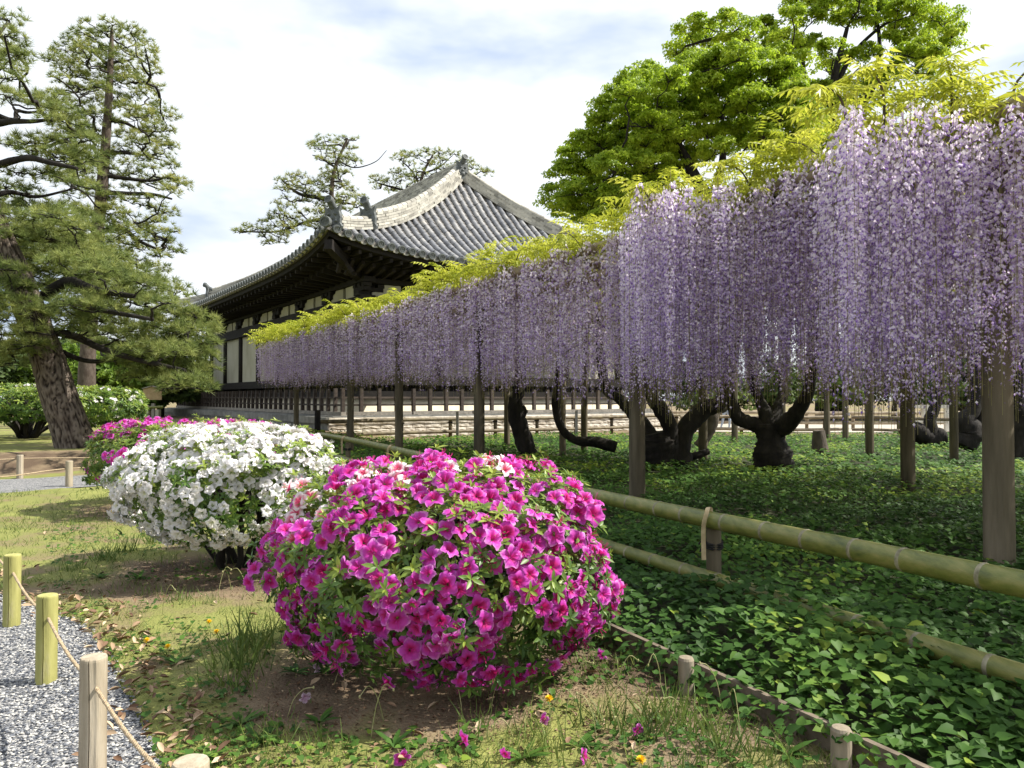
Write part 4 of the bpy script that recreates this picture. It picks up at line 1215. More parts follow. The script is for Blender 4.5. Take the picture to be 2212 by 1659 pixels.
# the pole end and lashing that show left of the second flower curtain
lash_at = at(1353, 548, 9.9)
pole(lash_at, lash_at + np.array([1.4, 0.75, 0.0]), 0.165, 'cross_pole')
la = MB()
for k in range(3):
    c = lash_at + np.array([0.16 + 0.03 * k, 0.10, 0])
    a = np.linspace(0, 2 * math.pi, 15)
    la.tube(np.stack([c[0] + 0.03 * np.sin(a), c[1] + 0.12 * np.cos(a), c[2] + 0.03 + 0.22 * np.sin(a) * (1 if k % 2 else 0.92)], 1), 0.011, 6, False)
q_ = lash_at + np.array([0.10, -0.03, -0.2])
la.tube(smoothpath([q_, q_ + [-0.02, -0.04, -0.12], q_ + [-0.05, -0.05, -0.25], q_ + [0.0, -0.05, -0.30], q_ + [0.04, -0.04, -0.2], q_ + [0.01, 0, -0.05]], 18), 0.010, 5)
la.tube(smoothpath([q_, q_ + [0.03, -0.04, -0.12], q_ + [0.05, -0.05, -0.2], q_ + [0.06, -0.05, -0.26]], 12), 0.010, 5)
la.build('rope_lashing', M['cord'], trel, smooth=True)

# ---- flower clusters
M['floret'] = mat('wisteria_florets', [(0.0, (0.36, 0.33, 0.13)), (0.13, (0.34, 0.29, 0.16)), (0.20, (0.17, 0.065, 0.40)), (0.38, (0.32, 0.18, 0.58)), (0.58, (0.62, 0.48, 0.78)), (0.78, (0.83, 0.72, 0.88)), (1.0, (0.93, 0.88, 0.92))], 0.6, 4, 2, tint=1.0, trans=0.5, spec=0.2, mixn=0.0)
def raceme(nf, r, fs, L_=1.6):
    V, F, T_ = [], [], []
    zt = -L_ * np.sort(r.random(nf)) ** 0.98
    for z in zt:
        f = -z / L_
        rad = (0.066 * (0.7 + 0.5 * min(f / 0.10, 1)) * (1 - 0.74 * f ** 1.3)) * r.uniform(0.5, 1.15)
        bud = f > r.uniform(0.80, 1.0)
        a = r.random() * 2 * math.pi
        o = np.array([math.cos(a), math.sin(a), 0]); s_ = np.array([-o[1], o[0], 0])
        c = o * rad + [0, 0, z]
        up = np.array([0, 0, 1.0])
        k = len(V)
        if bud:
            q = fs * 0.42
            V += [c + s_ * q * 0.4, c - s_ * q * 0.4, c + o * q + up * -q * 0.4]
            t_ = 0.08 if r.random() < 0.65 else 0.3
            T_ += [t_] * 3; F.append([k, k + 1, k + 2])
            continue
        q = fs * r.uniform(0.8, 1.25) * (1.12 - 0.5 * f)
        tilt = r.uniform(-0.3, 0.9)
        u2 = up * math.cos(tilt) + o * -math.sin(tilt)
        yaw = r.normal() * 0.5
        s2 = s_ * math.cos(yaw) + o * math.sin(yaw)
        lt = np.clip(r.normal(0.95 - 0.22 * f, 0.14), 0.42, 1.0)
        V += [c - u2 * q * 0.15, c + s2 * q * 0.55 + u2 * q * 0.35 - o * q * 0.1, c + u2 * q * 0.85, c - s2 * q * 0.55 + u2 * q * 0.35 - o * q * 0.1]
        T_ += [lt - 0.22, lt, lt + 0.08, lt]
        F += [[k, k + 1, k + 2], [k, k + 2, k + 3]]
        k = len(V)
        V += [c + s2 * q * 0.22, c - s2 * q * 0.22, c + o * q * 0.6 - u2 * q * 0.5]
        dk = r.uniform(0.21, 0.38)
        T_ += [dk, dk, dk + 0.1]; F.append([k, k + 1, k + 2])
    # stalk
    for i in range(4):
        z0, z1 = -L_ * i / 4 + (0.08 if i == 0 else 0), -L_ * (i + 1) / 4 - (0.06 if i == 3 else 0)
        for a in (0, 2.1, 4.2):
            k = len(V)
            e = np.array([math.cos(a), math.sin(a), 0]) * 0.0024; e2 = np.array([math.cos(a + 2.1), math.sin(a + 2.1), 0]) * 0.0024
            V += [e + [0, 0, z0], e2 + [0, 0, z0], e2 * 0.7 + [0, 0, z1], e * 0.7 + [0, 0, z1]]
            T_ += [0.03] * 4; F += [[k, k + 1, k + 2], [k, k + 2, k + 3]]
    return np.array(V), np.array(F), np.array(T_)
rw = np.random.default_rng(17)
near_t = [raceme(200, rw, 0.027) for _ in range(10)]
mid_t = [raceme(95, rw, 0.038) for _ in range(8)]
near_me = []
for V, F, T_ in near_t:
    near_me.append(MB().add(V, F, T_).mesh('flower_cluster', M['floret']))

RC = []    # x, y, ztop, length, rank (0 = front)
def tri_pts(A, B, C, n_):
    a, b = rw.random(n_), rw.random(n_)
    f = a + b > 1; a[f], b[f] = 1 - a[f], 1 - b[f]
    A, B, C = map(np.asarray, (A, B, C))
    return A + a[:, None] * (B - A) + b[:, None] * (C - A)
def add_rc(x, y, zt, zb, rank):
    for k in range(len(x)):
        RC.append((x[k], y[k], zt[k], max(zt[k] - zb[k], 0.5), rank))
def bottoms(x, y):
    near = smooth(22, 6, y)
    return 1.86 - 0.42 * near + 0.34 * (vnoise(x * 1.3 + y * 0.6, y, 0.8) - 0.5) + 0.25 * np.abs(rw.normal(size=len(x))) - 0.08
# overhanging curtains in front of the poles
for (A, B, C, n_) in (((2.50, 5.5), (4.3, 5.3), (3.28, 7.4), 92), ((1.32, 7.5), (3.2, 7.45), (1.82, 10.3), 115)):
    P_ = tri_pts(A, B, C, n_)
    add_rc(P_[:, 0], P_[:, 1], 3.50 + 0.26 * (rw.random(n_) - 0.4) * (vnoise(P_[:, 0], P_[:, 1], 0.5) + 0.3), bottoms(P_[:, 0], P_[:, 1]), 0)
for (A, B, n_) in (((2.48, 5.5), (4.2, 5.35), 28), ((1.32, 7.6), (3.2, 7.5), 32), ((1.32, 7.5), (1.62, 10.3), 26), ((2.48, 5.5), (3.1, 7.4), 20)):
    t = rw.random(n_)[:, None]
    P_ = np.array(A) * (1 - t) + np.array(B) * t + rw.normal(size=(n_, 2)) * 0.08
    add_rc(P_[:, 0], P_[:, 1], 3.42 + 0.24 * rw.random(n_), bottoms(P_[:, 0], P_[:, 1]), 0)
n_ = 1250                                             # along the front edge
s = cumS[1] + (TOT - cumS[1]) * rw.random(n_)
P_, nr, z, dp = edge(s)
dpt = np.abs(rw.normal(size=n_)) * 0.75 - 0.42
P_ = P_ + nr * dpt[:, None]
add_rc(P_[:, 0], P_[:, 1], z + 0.02 + 0.22 * rw.random(n_) * (dpt < 0.5), bottoms(P_[:, 0], P_[:, 1]), 1)
n_ = 1050                                             # deeper in
s = TOT * rw.random(n_)
P_, nr, z, dp = edge(s)
dpt = 0.7 + (dp - 0.8) * rw.random(n_) ** 1.25
P_ = P_ + nr * dpt[:, None]
add_rc(P_[:, 0], P_[:, 1], z, bottoms(P_[:, 0], P_[:, 1]) + 0.12, 2)
RC = np.array(RC)
pr = proj(np.stack([RC[:, 0], RC[:, 1], RC[:, 2] - 0.5], 1))
vis = (pr[:, 0] > -40) & (pr[:, 0] < 2300)
keep = vis | (RC[:, 4] < 2) | (pr[:, 0] < 3600)
RC, pr, vis = RC[keep], pr[keep], vis[keep]
score = RC[:, 1] + 3.0 * RC[:, 4] + np.where(vis, 0, 100)
order = np.argsort(score)
zone = np.where(RC[:, 1] < 10.4, 0, np.where(RC[:, 1] < 16.5, 1, 2))
single = np.zeros(len(RC), bool)
for zn, lim in ((0, 200), (1, 60), (2, 40)):
    ids = [i for i in order if zone[i] == zn and vis[i]]
    if zn > 0:                                        # the ones that hang foremost
        ids = sorted(ids, key=lambda i: RC[i, 4] * 10 + abs(np.sin(i * 12.9898)) * 3)
    single[ids[:lim]] = True

def trunk_tube(paths, mb):
    for P_, r0, r1 in paths:
        p_ = smoothpath(P_, 26)
        rr = np.linspace(r0, r1, 26) * (1 + 0.10 * np.sin(np.linspace(0, 9, 26) + rng.random() * 6))
        mb.tube(p_, rr, 14, lump=0.22)
def px(pts, Y, dy=0.0):
    return [at(x, y, Y + dy * i) for i, (x, y) in enumerate(pts)]
vines = []
def vine(label, base, paths, mname='bark_dark', nm='wisteria_vine'):
    o = thing(nm, label, 'wisteria', base, 'wisteria vines trained over the trellis')
    for P_ in paths:
        b = MB(); trunk_tube([P_], b); b.build('stem' if P_ is not paths[0] else 'trunk', M[mname], o, smooth=True)
    return o
Yv = 15.6
v_near = vine('wisteria with black forked trunk like a raised hand and the nearest long flower curtains', at(1670, 1005, Yv) * [1, 1, 0],
    [(px([(1672, 1030), (1668, 985), (1664, 950), (1662, 915)], Yv), 0.40, 0.27), (px([(1662, 930), (1625, 915), (1598, 905), (1582, 875), (1574, 820), (1560, 600)], Yv, 0.1), 0.18, 0.07), (px([(1672, 935), (1700, 915), (1725, 885), (1748, 830), (1765, 640), (1800, 540)], Yv, -0.3), 0.19, 0.08), (px([(1662, 925), (1652, 890), (1640, 860), (1625, 800), (1640, 560)], Yv, 0.1), 0.16, 0.06), (px([(1664, 920), (1680, 880), (1692, 850), (1694, 800), (1720, 560)], Yv, 0.2), 0.15, 0.06)])
Yv = 15.9
v_mid = vine('wisteria with thick twisted trunks beside the pale trellis post and the middle flower curtains', at(1440, 1000, Yv) * [1, 1, 0],
    [(px([(1425, 1035), (1420, 985), (1415, 950), (1412, 935)], Yv), 0.46, 0.36), (px([(1440, 1000), (1448, 950), (1445, 915), (1425, 880), (1405, 830), (1400, 580)], Yv, -0.1), 0.22, 0.09), (px([(1408, 950), (1385, 915), (1362, 888), (1335, 858), (1305, 825), (1280, 620)], Yv, 0.2), 0.17, 0.08), (px([(1472, 1020), (1470, 965), (1482, 925), (1520, 885), (1565, 850), (1600, 640)], Yv, 0.1), 0.26, 0.12), (px([(1395, 955), (1440, 965), (1490, 985), (1530, 975)], Yv, 0.15), 0.14, 0.06)])
Yv = 18.4
v_far = vine('wisteria with single curved black trunk and the far flower curtains before the temple', at(1145, 985, Yv) * [1, 1, 0],
    [(px([(1150, 1000), (1140, 975), (1128, 940), (1116, 900), (1114, 865), (1124, 820), (1120, 640)], Yv), 0.25, 0.13), (px([(1116, 905), (1132, 890), (1128, 876)], Yv), 0.12, 0.05)])
vine('wisteria with thin stem bent in a hook close to the ground', at(1330, 965, 18.0) * [1, 1, 0],
     [(px([(1330, 966), (1290, 955), (1248, 952), (1220, 935), (1206, 905), (1200, 860), (1208, 800), (1212, 640)], 18.0), 0.13, 0.07)])
vine('wisteria with low black trunk lying sideways near the white timber gate', at(1995, 945, 23) * [1, 1, 0],
     [(px([(1955, 925), (1985, 935), (2010, 950), (2035, 950)], 23), 0.26, 0.34), (px([(2012, 945), (2010, 905), (2022, 870), (2030, 820), (2030, 700)], 23), 0.22, 0.10)])
vine('wisteria with leaning grey trunk beside the near right trellis post', at(2095, 960, 20) * [1, 1, 0],
     [(px([(2080, 965), (2095, 935), (2085, 905), (2105, 870), (2110, 700)], 20), 0.36, 0.12), (px([(2095, 955), (2120, 920), (2122, 860), (2130, 720)], 20, 0.1), 0.2, 0.1)])
vine('wisteria with dark trunk at the right edge behind the thick post', at(2205, 960, 17) * [1, 1, 0],
     [(px([(2200, 985), (2196, 940), (2205, 900), (2195, 850), (2200, 650)], 17), 0.3, 0.14)])
vine('wisteria with grey bent trunk standing behind the thick twisted one', at(1545, 960, 20) * [1, 1, 0],
     [(px([(1510, 965), (1530, 935), (1540, 905), (1532, 880), (1520, 850), (1515, 700)], 20), 0.17, 0.11), (px([(1538, 915), (1552, 885), (1572, 862), (1590, 700)], 20, 0.1), 0.13, 0.09)], 'bark_grey')
stm = MB().tube(px([(1772, 985), (1770, 955), (1768, 930)], 19.5), [0.22, 0.17, 0.14], 12, lump=0.3)
tag(stm.build('tree_stump', M['bark_grey'], smooth=True), 'short broken grey tree stump in the green ground cover', 'stump')

owners = {0: v_near, 1: v_mid, 2: v_far}
for zn in (0, 1, 2):
    ow = owners[zn]
    for i in np.where(single & (zone == zn))[0]:
        x, y, zt, ln, rk = RC[i]
        place('flower_cluster', near_me[int(rw.integers(10))], (x, y, zt), ow, rz(rw.random() * 6.28) , (rw.uniform(0.9, 1.15), rw.uniform(0.9, 1.15), ln / 1.6))
    ids = np.where(~single & (zone == zn))[0]
    b = MB()
    tset = near_t if zn == 0 else mid_t
    pick = rw.integers(0, len(tset), len(ids))
    for z in range(len(tset)):
        q_ = ids[pick == z]
        if len(q_) == 0: continue
        a = rw.random(len(q_)) * 6.28
        R_ = np.zeros((len(q_), 3, 3)); R_[:, 0, 0] = np.cos(a); R_[:, 0, 1] = -np.sin(a); R_[:, 1, 0] = np.sin(a); R_[:, 1, 1] = np.cos(a); R_[:, 2, 2] = 1
        sc_ = np.stack([rw.uniform(0.95, 1.25, len(q_))] * 2 + [RC[q_, 3] / 1.6], 1)
        V, F, T_ = tset[z]
        b.inst(V, F, R_, RC[q_, :3], scale=sc_, tint=np.clip(rw.normal(0.5, 0.05, len(q_)), 0.4, 0.6), ttpl=T_)
    tag(b.build('flower_mass', M['floret'], ow), kind='stuff')

# ---- leaves and shoots on top
def comp_leaf(r, npair=5):
    V, F = [], []
    L_ = 0.24
    def leaflet(o, d, ln, wd):
        k = len(V)
        d = d / np.linalg.norm(d); s_ = np.cross(d, [0, 0, 1.0]); s_ /= np.linalg.norm(s_) + 1e-9
        n_ = np.cross(s_, d)
        V.extend([o, o + d * ln * 0.42 + s_ * wd / 2 + n_ * 0.004, o + d * ln + [0, 0, -0.006], o + d * ln * 0.42 - s_ * wd / 2 + n_ * 0.004])
        F.extend([[k, k + 1, k + 2], [k, k + 2, k + 3]])
    for i in range(npair):
        t = (i + 0.7) / npair
        o = np.array([L_ * t, 0, -0.10 * L_ * t * t * 3])
        for s_ in (-1, 1):
            dr = r.uniform(0.25, 0.95)
            leaflet(o, np.array([0.35 + r.normal() * 0.1, s_ * 0.75, -dr]), 0.085 * r.uniform(0.8, 1.15), 0.028)
    leaflet(np.array([L_, 0, -0.3 * L_]), np.array([0.7, 0, -0.7]), 0.09, 0.03)
    k = len(V)
    V.extend([np.array([0, 0.003, 0]), np.array([0, -0.003, 0]), np.array([L_ * 0.5, 0, -0.02]), np.array([L_, 0, -0.07])])
    F.extend([[k, k + 1, k + 2], [k + 1, k + 3, k + 2]])
    return np.array(V), np.array(F)
clt = [comp_leaf(rw) for _ in range(6)]
def leaf_batch(b, P_, n_in, spread=0.6):
    n_ = len(P_)
    a = rw.random(n_) * 6.28
    d = np.stack([np.cos(a), np.sin(a), rw.uniform(-0.25, 0.75, n_)], 1)
    R_ = frames(d, np.tile([0, 0, 1.0], (n_, 1)) + 0.25 * rdir(n_, rw))
    pk = rw.integers(0, 6, n_)
    tn = np.clip(rw.normal(0.5, 0.22, n_), 0, 1)
    for z in range(6):
        q_ = pk == z
        b.inst(clt[z][0], clt[z][1], R_[q_], P_[q_], scale=n_in * rw.uniform(0.75, 1.2, q_.sum()), tint=tn[q_])
leaves = {0: [], 1: [], 2: []}
def put_leaves(x, y, z):
    for k in range(len(x)):
        zn = 0 if y[k] < 10.4 else (1 if y[k] < 16.5 else 2)
        leaves[zn].append((x[k], y[k], z[k]))
# edge crest: bunched by noise into tufts
n_ = 4200
s = cumS[1] + (TOT - cumS[1]) * rw.random(n_)
P_, nr, z, dp = edge(s)
bunch = vnoise(s * 1.0, s * 0 + 3.1, 0.9)
ok = rw.random(n_) < 0.25 + 0.9 * bunch
dpt = np.abs(rw.normal(size=n_)) * 0.9 - 0.35
P_ = P_ + nr * dpt[:, None]
zz = z + 0.08 + (0.16 + 0.60 * bunch) * rw.random(n_)
put_leaves(P_[ok, 0], P_[ok, 1], zz[ok])
for (A, B, C, n_) in (((2.5, 5.7), (4.3, 5.45), (3.3, 7.4), 210), ((1.35, 7.7), (3.2, 7.6), (1.85, 10.3), 250)):
    P_ = tri_pts(A, B, C, n_)
    bb = vnoise(P_[:, 0], P_[:, 1], 0.4)
    put_leaves(P_[:, 0], P_[:, 1], 3.50 + (0.10 + 0.60 * bb) * rw.random(n_))
n_ = 9000                                             # the closed roof further in
s = TOT * rw.random(n_)
P_, nr, z, dp = edge(s)
P_ = P_ + nr * (dp * (0.03 + 0.97 * rw.random(n_)))[:, None]
roof_leaf = np.stack([P_[:, 0], P_[:, 1], z + 0.06 + 0.3 * rw.random(n_)], 1)
shoots = {0: MB(), 1: MB(), 2: MB()}
# arching young shoots with leaves standing above the crest
sh = [((4.15, 6.1, 3.75), (4.0, 6.0, 4.25), (4.25, 5.9, 4.45), (4.55, 5.8, 4.35)), ((3.55, 6.1, 3.8), (3.5, 6.0, 4.3), (3.4, 5.9, 4.45)), ((3.0, 6.1, 3.8), (2.9, 5.9, 4.2), (2.7, 5.8, 4.32), (2.55, 5.7, 4.2)), ((2.6, 5.8, 3.8), (2.45, 5.65, 4.05), (2.25, 5.6, 4.1)),
      ((2.6, 8.0, 3.8), (2.4, 7.9, 4.15), (2.1, 7.8, 4.2)), ((2.0, 8.2, 3.8), (1.8, 8.0, 4.05), (1.6, 7.9, 4.0)), ((1.5, 7.9, 3.7), (1.35, 7.8, 3.95), (1.2, 7.7, 3.9)), ((3.0, 7.6, 3.8), (3.1, 7.5, 4.15), (3.3, 7.5, 4.2))]
for q_ in sh:
    p_ = smoothpath(np.array(q_) - [0, 0, 0.28], 14)
    shoots[0].tube(p_, np.linspace(0.014, 0.004, 14), 5)
    put_leaves(p_[5:, 0], p_[5:, 1], p_[5:, 2])
    put_leaves(p_[8:, 0], p_[8:, 1], p_[8:, 2])
for k in range(95):
    s = cumS[1] + (TOT - cumS[1]) * rw.random()
    P_, nr, z, dp = edge(s)
    P_ = P_ + nr * rw.uniform(-0.3, 0.9)
    a = rw.random() * 6.28
    zn = 0 if P_[1] < 10.4 else (1 if P_[1] < 16.5 else 2)
    A = np.array([P_[0], P_[1], z - 0.05]); h = rw.uniform(0.25, 0.6)
    p_ = smoothpath([A, A + [0.12 * math.cos(a), 0.12 * math.sin(a), h * 0.6], A + [0.35 * math.cos(a), 0.35 * math.sin(a), h], A + [0.6 * math.cos(a), 0.6 * math.sin(a), h * 0.9]], 9)
    shoots[zn].tube(p_, np.linspace(0.013, 0.004, 9), 4, False)
    put_leaves(p_[3:, 0], p_[3:, 1], p_[3:, 2])
for k in range(70):                                   # woody stems lying over the poles
    s = TOT * rw.random(); P_, nr, z, dp = edge(s)
    A = np.array([*(P_ + nr * rw.uniform(0.1, 4)), z + 0.08])
    a = math.atan2(nr[0], -nr[1]) + rw.uniform(-0.5, 0.2) + (0 if rw.random() < 0.7 else -1.6)
    B = A + np.array([2.2 * math.cos(a), 2.2 * math.sin(a), rw.uniform(-0.05, 0.12)])
    zn = 0 if A[1] < 10.4 else (1 if A[1] < 16.5 else 2)
    shoots[zn].tube(smoothpath(wobble(A, B, 6, 0.035, rw), 16), np.linspace(0.032, 0.012, 16), 6, False)
spray = comp_leaf(rw, 2)
for zn in (0, 1, 2):
    b = MB()
    q_ = roof_leaf[np.where(roof_leaf[:, 1] < 10.4, 0, np.where(roof_leaf[:, 1] < 16.5, 1, 2)) == zn]
    a = rw.random(len(q_)) * 6.28
    d = np.stack([np.cos(a), np.sin(a), rw.uniform(-0.1, 0.5, len(q_))], 1)
    b.inst(spray[0] * [1, 2.0, 0.6], spray[1], frames(d, np.tile([0, 0, 1.0], (len(q_), 1)) + 0.3 * rdir(len(q_), rw)), q_, scale=rw.uniform(1.4, 2.2, len(q_)), tint=np.clip(rw.normal(0.45, 0.2, len(q_)), 0, 1))
    leaf_batch(b, np.array(leaves[zn]), 1.0 if zn == 0 else (1.15 if zn == 1 else 1.4))
    tag(b.build('leaves', M['wleaf'], owners[zn]), kind='stuff')
    tag(shoots[zn].build('shoots', M['bark_grey'], owners[zn], smooth=True), kind='stuff')
# ================================================================ AZALEAS
def petal_flower(r, R0=0.047, open_=1.0, ruff=0.004, depth=0.03, doubled=False):
    """five flaring petals on a short tube, stamens in the throat; local z points out of the flower.
    tint runs from the throat (0) to the rim (1)"""
    V, F, T_ = [], [], []
    rows = [(0.10, 0.0), (0.30, 0.55), (0.62, 0.86), (0.90, 0.98), (1.10, 0.98)]
    a0 = r.random() * 6.28
    for layer in range(2 if doubled else 1):
        for k in range(5):
            ac = a0 + k * 2 * math.pi / 5 + r.normal() * 0.06 + layer * 0.63
            base = len(V)
            wv = r.random() * 6.28
            lean = r.normal() * 0.10
            rs = (1.0 if layer == 0 else 0.72)
            for i, (q, h) in enumerate(rows):
                half = [0.42, 0.66, 0.74, 0.60, 0.24][i]
                for j, s_ in enumerate((-1, -0.5, 0, 0.5, 1)):
                    rr = R0 * q * rs * (1.0 - 0.10 * abs(s_) * (i >= 3))
                    aa = ac + s_ * half
                    z = depth * (h + (0.12 if layer else 0)) - (0.55 * R0 * (q - 0.6) if i >= 3 else 0) * open_ + ruff * math.sin(s_ * 5 + wv + i) * (i >= 2) - 0.006 * (1 - abs(s_)) * (i >= 1) + lean * rr
                    V.append([rr * math.cos(aa), rr * math.sin(aa), z - depth * 0.7])
                    T_.append([0.0, 0.26, 0.52, 0.8, 1.0][i] + 0.10 * (abs(s_) - 0.5) * (i > 0) + (-0.12 if k in (0, 1) and i in (1, 2) else 0.05))
            for i in range(4):
                for j in range(4):
                    b = base + i * 5 + j
                    F.append([b, b + 1, b + 6, b + 5])
    V = np.array(V); T_ = np.clip(np.array(T_), 0, 1)
    sv, sf, st = [], [], []
    for k in range(6):
        a = r.random() * 6.28; e = r.uniform(0.25, 0.5)
        d = np.array([math.cos(a) * e, math.sin(a) * e, 1.0]) * R0 * 0.75
        b = len(sv)
        sv += [[0.0012, 0, -0.01], [-0.0012, 0, -0.01], list(d + [0.001, 0, 0]), list(d - [0.001, 0, 0])]
        sf.append([b, b + 1, b + 3, b + 2]); st += [0.15, 0.15, 0.3, 0.3]
    return V, np.array(F), T_, np.array(sv), np.array(sf), np.array(st)
def flower_tpls(seed, n_, **kw):
    r = np.random.default_rng(seed)
    out = []
    for k in range(n_):
        V, F, T_, sv, sf, st = petal_flower(r, open_=r.uniform(0.4, 1.2), depth=r.uniform(0.022, 0.036), ruff=r.uniform(0.004, 0.008), **kw)
        out.append((np.vstack([V, sv]), np.vstack([F, sf + len(V)]), np.concatenate([T_, st])))
    return out
M['petal_mag'] = mat('magenta_petals', [(0.0, (0.40, 0.006, 0.10)), (0.22, (0.60, 0.025, 0.22)), (0.45, (0.63, 0.05, 0.42)), (0.8, (0.62, 0.075, 0.53)), (1.0, (0.80, 0.28, 0.70))], 0.5, 30, 2, tint=1.0, trans=0.4, rand=0.3, spec=0.25, mixn=0.12)
M['petal_white'] = mat('white_petals', [(0.0, (0.66, 0.66, 0.38)), (0.25, (0.80, 0.78, 0.74)), (0.6, (0.85, 0.82, 0.83)), (1.0, (0.87, 0.85, 0.86))], 0.5, 30, 2, tint=1.0, trans=0.3, rand=0.2, spec=0.25, mixn=0.12)
M['petal_pink'] = mat('white_petals_with_pink_throat', [(0.0, (0.62, 0.02, 0.10)), (0.28, (0.80, 0.14, 0.27)), (0.5, (0.86, 0.55, 0.62)), (0.7, (0.88, 0.80, 0.82)), (1.0, (0.88, 0.84, 0.85))], 0.5, 30, 2, tint=1.0, trans=0.3, rand=0.12, spec=0.25, mixn=0.12)
tp_mag = flower_tpls(1, 8, R0=0.054); tp_wht = flower_tpls(2, 6, R0=0.050) ; tp_wht += flower_tpls(3, 3, R0=0.050, doubled=True); tp_pnk = flower_tpls(4, 4, R0=0.054)
me_of = {}
for key, tps in (('petal_mag', tp_mag), ('petal_white', tp_wht), ('petal_pink', tp_pnk)):
    me_of[key] = [MB().add(V, F, T_).mesh('flower', M[key], True) for V, F, T_ in tps]
TPL = {'petal_mag': tp_mag, 'petal_white': tp_wht, 'petal_pink': tp_pnk}

def leaf3(L_, W_, fold=0.25, droop=0.12):
    """pointed leaf with a sunk midrib"""
    V = np.array([[0, 0, 0], [0.30 * L_, W_ * 0.42, fold * W_ * 0.5], [0.30 * L_, 0, 0], [0.30 * L_, -W_ * 0.42, fold * W_ * 0.5], [0.65 * L_, W_ * 0.40, fold * W_ * 0.45 - droop * L_ * 0.4], [0.65 * L_, 0, -droop * L_ * 0.4], [0.65 * L_, -W_ * 0.40, fold * W_ * 0.45 - droop * L_ * 0.4], [L_, 0, -droop * L_]])
    F3 = np.array([[0, 2, 1], [0, 3, 2], [1, 2, 5], [1, 5, 4], [2, 3, 6], [2, 6, 5], [4, 5, 7], [5, 6, 7]])
    return V, F3

def bush_surface(n_, c, rx, ry, ztop, zbot, r, zmid=0.55, lump=0.17, toward=None, toplo=-0.95):
    """points and normals on a flat-topped, bulging clipped bush"""
    sn = r.uniform(toplo, 1.0, n_)
    ph = np.arcsin(np.clip(sn, -1, 1)); th = r.random(n_) * 2 * math.pi
    h = ztop - zbot; zm = zbot + h * zmid
    ce = np.abs(np.cos(ph)) ** np.where(ph > 0, 0.62, 0.46)
    lm_ = 1 + lump * 2 * (vnoise(th * 1.9 + c[0] * 7, np.sin(ph) * 2.2 + 5, 0.55) - 0.5)
    s_ = np.sign(np.sin(ph)) * np.abs(np.sin(ph)) ** 0.85
    x = c[0] + rx * ce * np.cos(th) * lm_; y = c[1] + ry * ce * np.sin(th) * lm_
    z = np.where(s_ > 0, zm + (ztop - zm) * s_ * (0.94 + 0.06 * lm_ / 1.0), zm + (zm - zbot) * s_)
    nrm = np.stack([np.cos(th) * np.cos(ph) / rx, np.sin(th) * np.cos(ph) / ry, np.sin(ph) / (h * 0.5)], 1)
    nrm /= np.linalg.norm(nrm, axis=1)[:, None]
    return np.stack([x, y, z], 1), nrm

